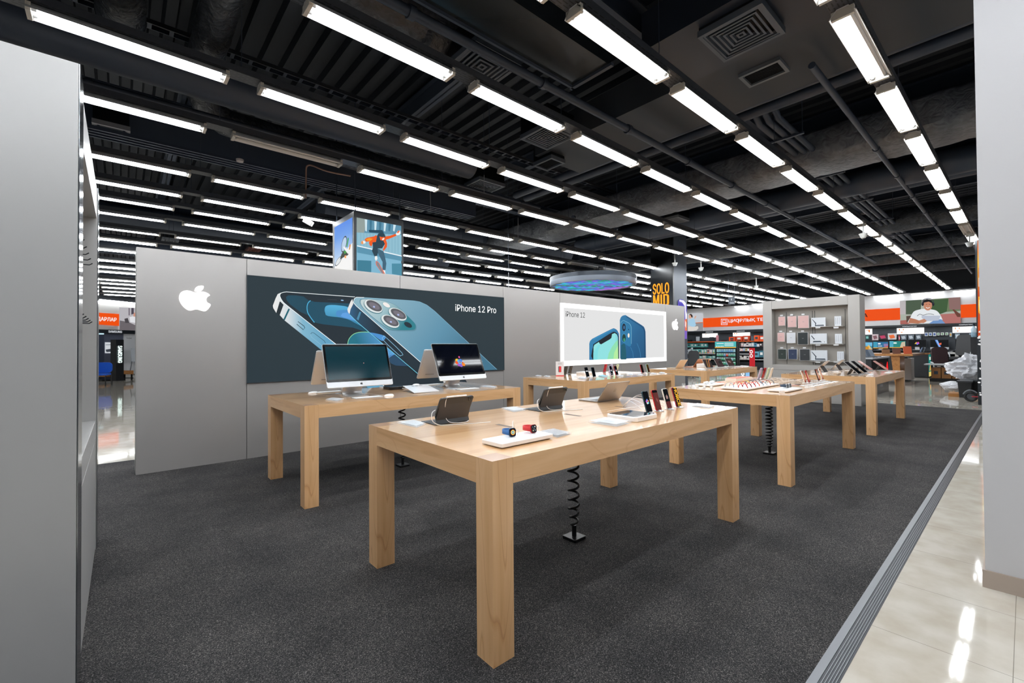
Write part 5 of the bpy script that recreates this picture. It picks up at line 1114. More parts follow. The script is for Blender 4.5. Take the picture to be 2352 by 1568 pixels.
# posters on the far wall
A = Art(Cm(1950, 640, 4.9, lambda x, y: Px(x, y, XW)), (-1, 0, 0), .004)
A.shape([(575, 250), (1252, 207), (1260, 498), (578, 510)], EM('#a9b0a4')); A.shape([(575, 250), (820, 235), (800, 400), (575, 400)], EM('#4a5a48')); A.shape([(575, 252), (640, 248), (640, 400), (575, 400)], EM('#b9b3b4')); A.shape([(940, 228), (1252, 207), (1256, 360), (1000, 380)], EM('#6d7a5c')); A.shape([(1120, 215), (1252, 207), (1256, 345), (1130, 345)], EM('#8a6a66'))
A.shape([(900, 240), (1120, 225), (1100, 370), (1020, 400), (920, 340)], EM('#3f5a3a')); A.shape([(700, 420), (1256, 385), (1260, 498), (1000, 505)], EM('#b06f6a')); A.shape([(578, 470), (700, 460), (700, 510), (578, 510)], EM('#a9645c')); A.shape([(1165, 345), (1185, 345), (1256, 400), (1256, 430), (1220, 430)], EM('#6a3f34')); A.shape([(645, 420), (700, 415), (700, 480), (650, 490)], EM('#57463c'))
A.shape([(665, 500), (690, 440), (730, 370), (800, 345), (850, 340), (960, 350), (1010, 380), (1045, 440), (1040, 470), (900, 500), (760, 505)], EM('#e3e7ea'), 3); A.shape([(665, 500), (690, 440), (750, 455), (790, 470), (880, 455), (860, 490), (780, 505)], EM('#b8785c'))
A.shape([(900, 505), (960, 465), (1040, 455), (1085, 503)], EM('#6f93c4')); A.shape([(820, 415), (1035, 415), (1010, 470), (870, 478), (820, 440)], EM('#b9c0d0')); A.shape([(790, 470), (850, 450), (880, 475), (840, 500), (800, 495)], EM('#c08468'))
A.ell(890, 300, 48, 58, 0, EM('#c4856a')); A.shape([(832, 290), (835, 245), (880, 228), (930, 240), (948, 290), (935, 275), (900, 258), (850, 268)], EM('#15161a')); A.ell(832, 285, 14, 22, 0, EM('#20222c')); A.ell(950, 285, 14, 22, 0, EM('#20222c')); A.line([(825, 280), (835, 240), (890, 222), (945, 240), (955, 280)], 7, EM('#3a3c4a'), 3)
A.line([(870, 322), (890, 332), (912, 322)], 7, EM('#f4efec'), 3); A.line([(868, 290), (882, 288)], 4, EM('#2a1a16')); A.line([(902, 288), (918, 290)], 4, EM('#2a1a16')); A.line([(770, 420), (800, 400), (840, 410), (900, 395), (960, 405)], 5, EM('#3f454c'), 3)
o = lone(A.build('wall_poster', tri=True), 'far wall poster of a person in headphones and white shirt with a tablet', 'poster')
par(panel([(2067.3, 691), (2205.5, 682.3), (2068, 744), (2207, 741.6)], XW+.005, M('#8a8a8a', .6), 'backing', None, None), o); o.children[0].pop('category', None)
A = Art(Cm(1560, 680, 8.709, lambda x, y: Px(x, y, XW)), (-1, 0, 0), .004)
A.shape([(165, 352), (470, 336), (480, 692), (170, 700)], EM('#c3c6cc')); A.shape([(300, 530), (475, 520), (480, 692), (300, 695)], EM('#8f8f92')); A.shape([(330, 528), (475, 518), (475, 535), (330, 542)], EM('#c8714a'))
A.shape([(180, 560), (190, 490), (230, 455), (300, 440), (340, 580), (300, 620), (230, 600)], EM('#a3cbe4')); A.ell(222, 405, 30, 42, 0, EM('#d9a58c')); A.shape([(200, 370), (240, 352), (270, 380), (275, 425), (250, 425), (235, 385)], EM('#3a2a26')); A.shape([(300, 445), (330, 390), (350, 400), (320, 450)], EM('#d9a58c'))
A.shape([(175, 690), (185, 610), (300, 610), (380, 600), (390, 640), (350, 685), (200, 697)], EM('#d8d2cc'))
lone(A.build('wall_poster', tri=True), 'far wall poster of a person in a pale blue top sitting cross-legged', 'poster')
# fascia and gondola
XG = 28.3
def zone(x0, x1, yt0, yt1, yb0, yb1, X, mt, name, lab, cat, th=.05, grp=None): return panel([(x0, yt0), (x1, yt1), (x0, yb0), (x1, yb1)], X, mt, name, lab, cat, th, grp)
FAS = M('#14181d', .45)
zone(1560, 1760, 761, 756, 767, 762, XG-.25, FAS, 'shelf_fascia', 'black lettered fascia over the far left display shelves', 'fascia', .3)
zone(1965, 2246, 749.5, 740.5, 753.5, 746, XG-.25, FAS, 'shelf_fascia', 'black lettered fascia over the far right display shelves', 'fascia', .3)
for i, (xl, yb, xr) in enumerate(((1621, 763.5, 1638), (1692, 761.5, 1710.5), (1980, 752.8, 1987), (2073, 751, 2105.5), (2203, 747, 2240))): lone(Xtext(None, 'КОМПЬЮТЕРЛЕР', xl, yb, xr, 1.9 if i < 2 else 2.3, XG-.27, EM('#dfe4ea'), .02), '%s small white Cyrillic word along the black fascia' % ORD[i+1], 'lettering', 'fascia words')
GON = M('#3b4046', .55)
a = Px(1560, 765, XG); b = Px(1762, 765, XG); t = thing('display_shelving', 'dark shelving wall full of boxed goods left of the accessory bay', 'shelving', (XG, (a.y+b.y)/2, 0))
zt = a.z
g = G(); g.box(XG, XG+.1, b.y, a.y, 0, zt, GON); par(g.build('back_panel'), t)
for i, yy in enumerate((784.5, 811, 822.5)):
    z = Px(1600, yy, XG).z; g = G(); g.box(XG-.45, XG, b.y, a.y, z-.04, z, M('#15181c', .5)); g.box(XG-.46, XG-.45, b.y, a.y, z-.045, z-.0, M('#d8602a' if i == 0 else '#c9c9c9', .5)); par(g.build('shelf'), t)
g = G(); g.box(XG-.6, XG, b.y, a.y, 0, .45, M('#1a1e23', .5)); par(g.build('base'), t)
a = Px(1965, 760, XG); b = Px(2250, 760, XG); t = thing('display_shelving', 'dark display wall of screens and packs right of the accessory bay', 'shelving', (XG, (a.y+b.y)/2, 0))
g = G(); g.box(XG, XG+.1, b.y, a.y, 0, Px(2100, 748, XG).z, GON); par(g.build('back_panel'), t)
z = Px(2100, 803, XG).z; g = G(); g.box(XG-.8, XG, b.y, a.y, z-.05, z, M('#1c1f24', .4)); par(g.build('counter'), t); g = G(); g.box(XG-.75, XG, b.y, a.y, 0, z-.3, M('#171a1e', .5)); par(g.build('base'), t)
def sign(x0, x1, yt, yb, lab, marks):
    t = panel([(x0, yt), (x1, yt-.6), (x0, yb), (x1, yb-.6)], XG-.1, EM('#fbf8f6', 1.4), 'lit_sign', lab, 'lit sign', .08, 'lit white shelf signs')
    A = Art(lambda x, y: Px(x, y, XG-.105), (-1, 0, 0), .002)
    for m_ in marks: A.shape(m_, EM('#f28a3a'))
    A.build('print', tri=True).parent = t
sign(1613, 1647, 764.5, 775, 'lit white sign over the far left shelves, left one', [[(1616.5, 767), (1617.5, 767), (1617.5, 768.5), (1616.5, 768.5)], [(1620.5, 766.5), (1622, 766.5), (1622, 768.5), (1620.5, 768.5)]])
sign(1683.5, 1721.5, 762.5, 772, 'lit white sign over the far left shelves, right one', [[(1686, 764.5), (1688, 764.5), (1688, 767), (1686, 767)], [(1691, 764.5), (1693, 764.5), (1693, 767), (1691, 767)]])
smile = lambda ox, oy: [[(ox, oy), (ox+2.6, oy), (ox+2.3, oy+3.6), (ox+1, oy+5.4)], [(ox+9, oy), (ox+11.4, oy), (ox+11.2, oy+3), (ox+9.6, oy+4)], [(ox+3.4, oy+7.2), (ox+9.8, oy+6.9), (ox+8, oy+8.7), (ox+5.5, oy+8.9)]]
sign(1975, 2002.5, 755.5, 768.5, 'lit white sign at the edge of the accessory bay', [[(1990, 757.5), (1993, 757), (1992, 761)], [(1994, 757), (1998, 757), (1998, 764), (1995, 762)]])
sign(2060, 2122, 753, 767, 'lit white sign with orange marks over the computers, middle', smile(2064.5, 755)); sign(2188, 2242.5, 750, 764, 'lit white sign with orange marks at the right end', smile(2193, 752))
# goods on the far left shelves
def goods(x0, x1, yb, hs, n, cols, X, namefmt, nm, cat, grp, dep=.2, gap=.85, tagc=None):
    a = Px(x0, yb, X); b = Px(x1, yb, X); w_ = (a.y-b.y)/n
    for i in range(n):
        h = hs[i % len(hs)]*28/FPX*1.0; y = a.y-w_*(i+.5)
        c = cols[i % len(cols)]; g = G(); g.box(X-dep/2, X+dep/2, y-w_*gap/2, y+w_*gap/2, a.z, a.z+h, M(c, .5)); g.box(X-dep/2-.003, X-dep/2-.001, y-w_*gap*.25, y+w_*gap*.28, a.z+h*.35, a.z+h*.75, M('#e8e6e2' if i % 3 else '#2a3a44', .5))
        if tagc: g.box(X-dep/2-.02, X-dep/2-.01, y-w_*.2, y+w_*.2, a.z-.0, a.z+.055, M(tagc[i % len(tagc)], .5))
        tag(g.build(nm), namefmt % ORD[i+1], cat, grp)
TG = ['#e8823a', '#f0b8b0', '#f0c23a']
goods(1580, 1626, 797.5, [9.5], 6, ['#5fa39f', '#6fb0ab', '#4f9896'], XG-.2, '%s teal carton from the left on the back of the upper shelf', 'carton', 'box', 'teal cartons upper shelf', .15, .96)
goods(1588, 1644, 810.5, [9, 8.5, 9.5], 9, ['#62aaa4', '#78b8b2', '#5aa09c', '#62aaa4', '#86bdb9', '#70b0aa', '#d8a8a8', '#c9b8c0'], XG-.38, '%s small teal carton from the left on the upper shelf front', 'carton', 'box', 'teal cartons shelf front', .15, .92, TG)
goods(1600, 1645, 822, [5.5, 5, 6], 6, ['#6ab0ac', '#7dbab4', '#d8d2c8', '#5fa39f'], XG-.38, '%s low teal carton from the left on the second shelf', 'carton', 'box', 'teal cartons second shelf', .15, .95)
goods(1579, 1594, 810.5, [8, 9, 10.5, 13, 7], 5, ['#c8d4dc', '#c8d4dc', '#aebfc8', '#cfd8dc', '#e8ecee'], XG-.45, '%s pale upright bottle or can from the left on the upper shelf', 'bottle', 'bottle', 'pale bottles upper shelf', .1, .8)
goods(1675, 1724, 783, [9, 10, 11], 3, ['#d8481e', '#c83c1a', '#b84022'], XG-.25, '%s orange printed carton from the left on top of the shelf', 'carton', 'box', 'orange cartons', .2, .9, ['#20242a'])
goods(1733, 1758, 783, [12, 11], 2, ['#e0521e', '#d8481e'], XG-.25, '%s orange carton beside the accessory bay frame', 'carton', 'box', 'orange cartons by the bay', .2, .9)
goods(1697, 1733, 796, [8, 9, 7, 9], 6, ['#3a3034', '#c9a8a8', '#d8d0d4', '#e8d8d8', '#b9bcc4', '#c9ccd2'], XG-.3, '%s mixed pack from the left under the orange cartons', 'carton', 'box', 'mixed packs upper', .15, .9)
goods(1697, 1723, 806, [6, 5.5, 6.5], 5, ['#dfd2d6', '#e8b8b4', '#9fb8d8', '#e0c48a', '#dcdfe4'], XG-.35, '%s pastel pack from the left on the middle right shelf', 'carton', 'box', 'pastel packs', .15, .9)
goods(1697, 1722, 825, [8, 5, 8], 4, ['#d8d4ce', '#dcd4cc', '#e0d8d4', '#d0c8c4'], XG-.4, '%s white carton from the left on the lower right shelf', 'carton', 'box', 'white cartons lower', .2, .92)
goods(1733, 1756, 820, [12, 14], 2, ['#5f9fb4', '#3a6a7a'], XG-.45, '%s blue screen carton beside the accessory bay frame', 'carton', 'box', 'blue cartons by the bay', .15, .95)
goods(1733, 1752, 796, [8, 6], 3, ['#4f8fb0', '#c9ccd2', '#3a3034'], XG-.3, '%s small pack under the orange carton by the bay', 'carton', 'box', 'small packs by the bay', .15, .9)
for i, (x, y, w_, h_, c, lab) in enumerate(((1599, 773, 7, 10, '#aeb4ba', 'small grey poster card on the far left shelf'), (1645, 770, 5, 13, '#d8909a', 'pink upright box on the shelf end'), (1630, 774, 9, 10, '#2a2e34', 'dark speaker box on the far left shelf'), (1578.5, 780.5, 11, 4, '#0e1013', 'black nameplate at the left end of the shelf'), (1674, 778, 15, 5, '#0e1013', 'black nameplate in front of the orange cartons'), (1725, 772, 7, 11, '#4a5058', 'grey upright box between the orange cartons'), (1657, 780.5, 12, 3.5, '#2a1f24', 'dark nameplate right of the pink box'))):
    p = Px(x, y, XG-.3); q = Px(x+w_, y+h_, XG-.3); lone(G().box(XG-.32, XG-.25, q.y, p.y, q.z, p.z, M(c, .45)).build('shelf_box'), lab, 'box')
# accessory card rack
p = Px(1643, 784.5, 26); q = Px(1694, 842, 26); t = thing('card_rack', 'black wire rack of hanging packs under a teal header board', 'rack', (26, (p.y+q.y)/2, 0))
g = G(); g.box(25.98, 26.3, q.y, q.y+.06, 0, p.z, BLACK); g.box(25.98, 26.3, p.y-.04, p.y, 0, p.z, BLACK); g.box(26.1, 26.16, q.y, p.y, .1, p.z, M('#1f2c33', .5)); par(g.build('frame'), t)
g = G(); hb = Px(1643, 799, 26).z; g.box(25.95, 25.99, q.y+.05, p.y, hb, p.z, EM('#4fc0c0', .9)); g.box(25.94, 25.95, q.y+.05, p.y, hb, hb+.06, EM('#f0b040', .9)); 
for k in range(3): g.box(25.94, 25.95, q.y+.18, q.y+.68, hb+.12+.07*k, hb+.15+.07*k, EM('#e8f4f4'))
for k in range(5): g.box(25.94, 25.95, p.y-.12-.09*k, p.y-.08-.09*k, hb+.07, hb+.13, EM('#e8f4f4'))
g.box(25.94, 25.95, p.y-.5, p.y-.1, hb+.24, hb+.28, EM('#e8f4f4')); par(g.build('header_board'), t)
pc = ['#5a9a8a', '#3f8a6a', '#6fa8b8', '#4f9a7a', '#8ab8c0', '#5f8fb8']; random.seed(5)
for r_ in range(5):
    for c in range(8):
        y = p.y-.10-c*(p.y-q.y-.16)/8-.04; z = hb-.24-.235*r_
        col = '#c8483a' if (c == 4 and r_ == 1) else random.choice(pc); g = G(); g.box(25.96, 25.98, y-.06, y+.06, z, z+.17, M(col, .4)); g.box(25.955, 25.96, y-.05, y+.05, z+.11, z+.16, M('#c9d8dc', .4))
        lone(g.build('hanging_pack'), '%s pack hanging in the %s row from the top of the wire rack' % (ORD[c+1], ORD[r_+1]), 'hanging pack', 'packs on the wire rack')
p = Px(1721, 799, 25.5); q = Px(1733, 823, 25.5); t = thing('red_sign', 'small red upright sign with white marks left of the accessory bay', 'sign', (25.5, (p.y+q.y)/2, 0)); g = G(); g.box(25.5, 25.56, q.y, p.y, .3, p.z, EM('#d21f2a', .8)); g.box(25.5, 25.6, q.y, p.y, 0, .3, BLACK); par(g.build('board'), t)
g = G(); 
for zz in (p.z-.2, p.z-.42):
    for k in range(16): a = k*.3927; b_ = a+.3927; cy = (p.y+q.y)/2+.03; g.poly([(25.49, cy+.085*math.cos(a), zz+.1*math.sin(a)), (25.49, cy+.085*math.cos(b_), zz+.1*math.sin(b_)), (25.49, cy+.04*math.cos(b_), zz+.05*math.sin(b_)), (25.49, cy+.04*math.cos(a), zz+.05*math.sin(a))], EM('#f4f0f0'))
par(g.build('print'), t)
# screens and packs on the far right shelves
def screen(x0, x1, y0, y1, lab, shapes, X=XG-.3, chin=None, bg='#080a0e'):
    p = Px(x0, y0, X); q = Px(x1, y1, X); t = thing('monitor', lab, 'monitor', (X, (p.y+q.y)/2, q.z), 0, 'screens on the far right counter')
    G().box(X, X+.04, q.y, p.y, q.z, p.z, M('#15171a', .3)).build('housing', t).matrix_parent_inverse = Matrix.Translation(-t.location)
    A = Art(lambda u, v: Px(x0+(x1-x0)*u, y0+(y1-y0)*v, X-.002), (-1, 0, 0), .002); A.shape([(.02, .03), (.98, .03), (.98, .97), (.02, .97)], EM(bg))
    for P, c in shapes: A.shape(P, EM(c))
    par(A.build('screen', tri=True), t)
    g = G(); zc_ = Px(2100, 803, XG).z; g.box(X-.05, X+.12, (p.y+q.y)/2-.15, (p.y+q.y)/2+.15, zc_, zc_+.015, ALU); g.box(X+.03, X+.06, (p.y+q.y)/2-.08, (p.y+q.y)/2+.08, zc_, q.z+.1, ALU); par(g.build('stand'), t)
    if chin: par(G().box(X-.004, X+.04, q.y, p.y, q.z-.1, q.z, M('#c9ccd0', .35, .4)).build('chin'), t)
rect = lambda a, b, c, d: [(a, b), (c, b), (c, d), (a, d)]
land = [(rect(.02, .03, .98, .5), '#6fb8dc'), (rect(.02, .5, .98, .8), '#3f8aa0'), ([(.3, .8), (.6, .35), (.9, .8)], '#e8c060'), (rect(.02, .86, .98, .97), '#e8a83a')]
screen(1982, 2004, 785.5, 803, 'monitor with a bright landscape next to the accessory bay', land, bg='#8ac4dc')
screen(2005, 2040.5, 784.5, 800, 'monitor showing a blue and orange advert with white text', [(rect(.02, .03, .28, .97), '#3f9ab8'), (rect(.28, .03, .98, .97), '#2f6f98'), (rect(.7, .3, .98, .7), '#8a7aa8'), ([(.7, .75), (.98, .6), (.98, .8)], '#e0603a'), (rect(.33, .2, .5, .4), '#e8f0f4'), (rect(.33, .6, .6, .68), '#e8f0f4'), (rect(.02, .86, .98, .97), '#e8a83a')])
screen(2042.5, 2080.5, 782.5, 799, 'monitor showing a teal advert with a pale figure', [(rect(.02, .03, .98, .97), '#23857f'), (rect(.02, .03, .25, .97), '#4fa8c0'), (rect(.26, .2, .45, .4), '#dff0ee'), ([(.65, .9), (.75, .2), (.95, .1), (.97, .9)], '#c8b8a0'), (rect(.02, .88, .98, .97), '#e8a83a')])
screen(2086, 2127.5, 780, 796, 'wide black monitor with a small rainbow emblem', [([(.35, .6), (.45, .3), (.52, .6)], '#e8c23a'), ([(.45, .45), (.58, .3), (.62, .55), (.5, .72)], '#b45ad0'), ([(.5, .35), (.56, .28), (.6, .4)], '#e8483a'), ([(.42, .6), (.55, .55), (.52, .75)], '#5a9ae8')])
screen(2136.5, 2179.5, 780, 797, 'silver all-in-one with a blue light streak on black', [([(.25, .03), (.40, .03), (.58, .97), (.45, .97)], '#5a8ad8'), ([(.32, .03), (.36, .03), (.52, .97), (.50, .97)], '#c0d8f8'), ([(.45, .5), (.6, .4), (.6, .65), (.5, .7)], '#e86a4a')], chin=True)
screen(2194.5, 2215, 779.5, 797, 'black monitor with orange lines half behind the office chair', [(rect(.1, .25, .8, .32), '#d8582a'), (rect(.1, .55, .6, .6), '#c83a8a')])
for i, (x0, y0, x1, y1, c, c2, lab) in enumerate(((1983, 771, 1987, 780, '#c99aa0', '#8a5a60', 'narrow pink pack beside the accessory bay'), (1988.5, 770.5, 1996.5, 779, '#2f5a58', '#7fc0b8', 'teal round pack on the far wall'), (2003.5, 767.5, 2018, 781, '#c9b8bc', '#7a5058', 'pink and white printed carton on the far wall'), (2018.5, 767.5, 2038.5, 779.5, '#2a2026', '#b8305a', 'black carton with a magenta streak on the far wall'), (2039.5, 765.5, 2059.5, 779.5, '#cfcfd2', '#e86a2a', 'white and orange carton on the far wall'),
    (2064, 770, 2067.5, 782, '#a83040', '#e8c0c4', 'thin red pack on the far wall'), (2069, 769, 2082.5, 780.5, '#5f6a74', '#c0c8d0', 'first blister pack on the far wall'), (2086, 768.5, 2099.5, 780, '#5f6a74', '#c0c8d0', 'second blister pack on the far wall'), (2103.5, 768, 2116.5, 779.5, '#5f6a74', '#c0c8d0', 'third blister pack on the far wall'),
    (2124, 763.5, 2132, 771.5, '#cfd6dc', '#3f5a98', 'first white and navy headset pack on the far wall'), (2133.5, 763.5, 2141, 771, '#cfd6dc', '#3f5a98', 'second white and navy headset pack on the far wall'), (2143, 763, 2150.5, 771.5, '#cfd6dc', '#3f5a98', 'third white and navy headset pack on the far wall'), (2152, 764, 2158.5, 770, '#dfe4e0', '#6a9a6a', 'first small white mouse pack on the far wall'), (2161, 763.5, 2168.5, 769.5, '#dfe4e0', '#6a9a6a', 'second small white mouse pack on the far wall'), (2171, 763.5, 2178.5, 769.5, '#dfe4e0', '#6a9a6a', 'third small white mouse pack on the far wall'), (2181, 763.5, 2186.5, 773, '#b8ccd8', '#e8a83a', 'tall pale pack at the end of the far wall packs'), (2194, 766, 2204.5, 777, '#9fb4c4', '#e8ecee', 'pale blue pack under the right lit sign'), (2226, 765.5, 2241.5, 774, '#a9bccc', '#e8ecee', 'wide pale blue pack under the right lit sign'))):
    p = Px(x0, y0, XG-.1); q = Px(x1, y1, XG-.1); w_ = p.y-q.y; h_ = p.z-q.z
    g = G(); g.box(XG-.14, XG-.02, q.y, p.y, q.z, p.z, M(c, .4)); g.poly([(XG-.142, q.y+w_*.15, q.z+h_*.3), (XG-.142, q.y+w_*.7, q.z+h_*.15), (XG-.142, q.y+w_*.9, q.z+h_*.7), (XG-.142, q.y+w_*.3, q.z+h_*.8)], M(c2, .4)); lone(g.build('hanging_pack'), lab, 'hanging pack', 'packs on the far right wall')
# ---------------------------------------------------------------- islands on the shop floor
def F0(x, y, cap=25.6):
    p = Pz(x, y, 0)
    if p.x > cap: p = Px(x, y, cap)
    return p.x, p.y
cx, cy = F0(2133, 868); lx, ly = F0(2095, 867.5); rx, ry = F0(2147, 862)
rx = max(rx, cx+1.2); print('counter', cx, cy, lx, ly, rx, ry)
t = thing('counter', 'black display counter with a teal lit end poster', 'counter', (cx, cy, 0))
G().box(0, rx-cx, 0, ly-cy, .04, 1.0, M('#191c20', .45)).box(.05, rx-cx-.05, .05, ly-cy-.05, 0, .04, BLACK).build('body', t); G().box(-.06, rx-cx+.1, -.06, ly-cy+.1, 1.0, 1.05, W_BROWN).box(-.08, rx-cx+.12, -.08, ly-cy+.12, 1.05, 1.08, BLACK).build('top', t)
A = Art(lambda u, v: Vector(((rx-cx)*u, -.003, v)), (0, -1, 0), .002); A.shape([(.03, .06), (.6, .06), (.6, .98), (.03, .98)], EM('#1f8a80', .9)); A.shape([(.03, .06), (.6, .06), (.6, .25), (.03, .25)], EM('#d8c06a')); A.shape([(.15, .3), (.35, .55), (.5, .5), (.5, .3)], EM('#e8a04a')); A.shape([(.2, .75), (.5, .75), (.5, .88), (.2, .88)], EM('#f2ece0')); A.build('lit_poster', t, tri=True)
for i in range(7):
    c = ('#8a8f98', '#3fae8a', '#c8745a', '#2a3038', '#9aa8b8', '#d8dce0', '#5a6a8a')[i]; X_ = tf(.3, .35, (.35+.12*(i % 3), .2+(ly-cy-.4)*i/6, 1.09)); lone(G().box(-.07, .07, -.01, .01, 0, .2, M(c, .35), Matrix.Translation((cx, cy, 0)) @ X_).build('upright_phone'), '%s upright phone from the right on top of the black counter' % ORD[i+1], 'phone', 'phones on the black counter')
a = F0(2047, 898); b = F0(2003, 911)
t = thing('counter', 'low counter with a black panel showing a red flame mark', 'counter', (b[0], b[1], 0)); W_ = a[0]-b[0]
G().box(0, W_, 0, .7, 0, 1.02, M('#33363a', .3)).build('body', t)
A = Art(lambda u, v: Vector((W_*u, -.003, v)), (0, -1, 0), .002); A.shape([(0, .42), (1, .42), (1, 1.0), (0, 1.0)], EM('#0c0b0d')); A.shape([(.8, .55), (.9, .52), (.97, .62), (.93, .9), (.86, .8), (.84, .68)], EM('#f0121a', 1.2), 3); A.shape([(.4, .9), (.6, .88), (.75, .7), (.55, .75)], EM('#4a0f12'), 3)
for k in range(3): A.shape([(.45+.05*k, .2), (.47+.05*k, .2), (.48+.05*k, .28), (.46+.05*k, .28)], EM('#8a8c90', .6))
A.build('front_panel', t, tri=True)
G().box(-.02, W_+.02, -.03, .72, 1.02, 1.06, M('#c9ccd2', .3)).build('top', t)
for k, (x, c) in enumerate(((.15, '#8a93a0'), (.32, '#6a7584'), (.55, '#9aa4b0'))): lone(G().box(-.16, .16, -.008, .008, 0, .24, M(c, .35, .3), Matrix.Translation((b[0]+W_*x, b[1]+.25, 1.06)) @ tf(-.6, -.5)).box(-.16, .16, -.2, 0, 0, .015, M('#2a2e34', .5), Matrix.Translation((b[0]+W_*x, b[1]+.25, 1.06)) @ tf(-.6)).build('open_laptop'), '%s open grey laptop on the flame-mark counter' % ORD[k+1], 'laptop', 'laptops on the flame counter')
a = F0(2068, 885); b = F0(2042, 886)
t = thing('island_table', 'brown wood veneer table with slanted panel leg behind the tablet table', 'table', (a[0], a[1], 0)); W_ = b[1]-a[1]
G().add([(x, y, z) for x in (0, .9) for y, z in ((0, 0), (W_*.6, 0), (W_*1.05, 1.02), (0, 1.02))], [(0, 1, 2, 3), (4, 7, 6, 5), (0, 4, 5, 1), (1, 5, 6, 2), (2, 6, 7, 3), (3, 7, 4, 0)], W_BROWN).build('panel_leg', t)
c_ = Pz(2100, 813, 1.06); d_ = Pz(1990, 815, 1.06); G().box(-.1, 2.6, -.35, 2.2, 1.02, 1.09, W_BROWN).build('top', t)
cols = ['#d86a4a', '#6a5048', '#8a6a50', '#e8e6e2', '#e8a83a', '#9aa4b0', '#e8c04a']
for k in range(8):
    lone(G().box(-.12, .12, -.01, .01, 0, (.26, .2, .16, .03)[k % 4], M(cols[k % 7], .5), Matrix.Translation((a[0]+.1+.05*k, a[1]-.2+.3*k, 1.09)) @ tf(-.9, -.15)).build('upright_card'), '%s small coloured card from the right on the brown island table' % ORD[k+1], 'card', 'cards on the brown table')
a = F0(2093.5, 875.5); b = F0(2069, 874.8); t = thing('pedestal', 'pale grey square pedestal between the brown table and the black counter', 'pedestal', (a[0], a[1], 0)); G().box(0, .7, 0, b[1]-a[1], .05, .88, M('#b3b1b2', .5)).build('body', t); G().box(.1, .6, .1, b[1]-a[1]-.1, 0, .05, BLACK).build('plinth', t); G().box(.0, .7, .1, b[1]-a[1], .88, .93, BLACK).build('top', t)
a = F0(2152, 861.5); a = (a[0]+.7, a[1]); t = thing('island_table', 'thin white framed table beyond the black counter', 'table', (a[0], a[1], 0))
G().box(-.1, 2., -.7, .3, 1.0, 1.06, M('#c9c7c4', .4)).build('top', t)
for (x, y) in ((0, 0), (0, -.55), (1.8, 0)):
    o = G().box(-.04, .04, -.05, .05, 0, 1.0, M('#d6d3d0', .4)).build('leg', t); o.location = (x, y, 0)
# heap of wrapped goods, bins, scooter
def crumple(name, lab, px, d, sx, sy, sz, mt, seed, cat='bag', spikes=.35):
    from mathutils import noise
    bm = bmesh.new(); bmesh.ops.create_icosphere(bm, subdivisions=5, radius=1)
    for v in bm.verts:
        q = v.co.normalized(); o_ = Vector((seed*3.1, seed*1.7, seed))
        big = noise.noise(q*1.6+o_); rid = 1-abs(noise.noise(q*2.6+o_))*2.2; fine = 1-abs(noise.noise(q*6.+o_))*2
        n_ = .30*big+spikes*.55*max(0, rid-.25)+.07*fine
        if q.z > 0: n_ += spikes*.9*max(0, noise.noise(q*3.4+o_*2)-.22)
        r_ = 1+n_; v.co = Vector((q.x*r_*sx, q.y*r_*sy, max(0, (q.z*r_*.5+.5))*sz))
    me = bpy.data.meshes.new(name); bm.to_mesh(me); bm.free(); me.materials.append(mt)
    for p_ in me.polygons: p_.use_smooth = True
    try: me.set_sharp_from_angle(angle=.55)
    except Exception: pass
    o = bpy.data.objects.new(name, me); COL.objects.link(o); o.location = px; return tag(o, lab, cat)
FILM = M('#dcdde2', .35, 0, 0, .6, .93)
p = Pz(2186, 905, 0); crumple('wrapped_roll', 'white foam-wrapped bundle lying on the tiles', (p.x+.3, p.y-.05, .09), 0, .26, .30, .24, FILM, 4, 'bundle', .05)
p = Pz(2190, 911, 0); lone(G().box(p.x, p.x+.6, p.y-.45, p.y+.1, 0, .09, M('#a5713c', .6)).build('wooden_pallet'), 'small brown wooden board under the wrapped bundle', 'pallet')
p = Pz(2215, 910, 0); q = Pz(2246, 908, 0)
for i, (a, b, lab) in enumerate((((2215, 914), .26, 'small black bin at the left of the wrapped heap'), ((2236, 912), .50, 'wide black plastic bin under the white film'))):
    c = Pz(a[0], a[1], 0); g = G(); w_ = b; g.add([(x*s, y*s2, z) for z, s, s2 in ((0, .8, .8), (.42, 1, 1)) for x, y in ((-.25, -w_/2), (.25, -w_/2), (.25, w_/2), (-.25, w_/2))], [(0, 1, 2, 3)]+[(k, (k+1) % 4, (k+1) % 4+4, k+4) for k in range(4)], M('#1b1d20', .45)); g.box(-.27, .27, -w_/2-.02, w_/2+.02, .40, .44, M('#26292d', .4)); lone(g.build('plastic_bin', loc=(c.x+.35+.1*i, c.y, 0)), lab, 'bin')
p = Pz(2228, 906, 0); crumple('plastic_film', 'big crumpled translucent white plastic film heaped over the bins', (p.x+.4, p.y-.02, .40), 0, .3, .44, .62, FILM, 9, 'plastic film', .6)
p = Pz(2230, 922, 0); t = thing('scooter', 'black kick scooter lying low beside the totem', 'scooter', (p.x, p.y, 0))
def torus(g, c, R_, r_, mt, ax=(1, 0, 0)): g.tube([Vector(c)+Vector((0, R_*math.cos(k*.2618), R_*math.sin(k*.2618)))for k in range(25)], r_, mt, 8)
g = G(); torus(g, (0, 0, .125), .10, .026, M('#1e2023', .6)); g.build('tyre', t, smooth=True); g = G(); g.tube([(-.02, 0, .125), (.02, 0, .125)], .07, M('#4a4d52', .4, .5), 16); g.build('wheel', t)
g = G(); g.tube([(0, 0, .125), (0, -.5, .13)], .028, M('#5a5d63', .4), 8); g.box(-.03, .03, -.14, -.02, .115, .14, M('#b8303a', .4)); g.build('deck_tube', t); g = G(); g.tube([(0, .13*math.cos(a), .125+.15*math.sin(a)) for a in [.3+.2*k for k in range(12)]], .02, M('#6a6d73', .4), 8); g.build('mudguard', t, smooth=True)
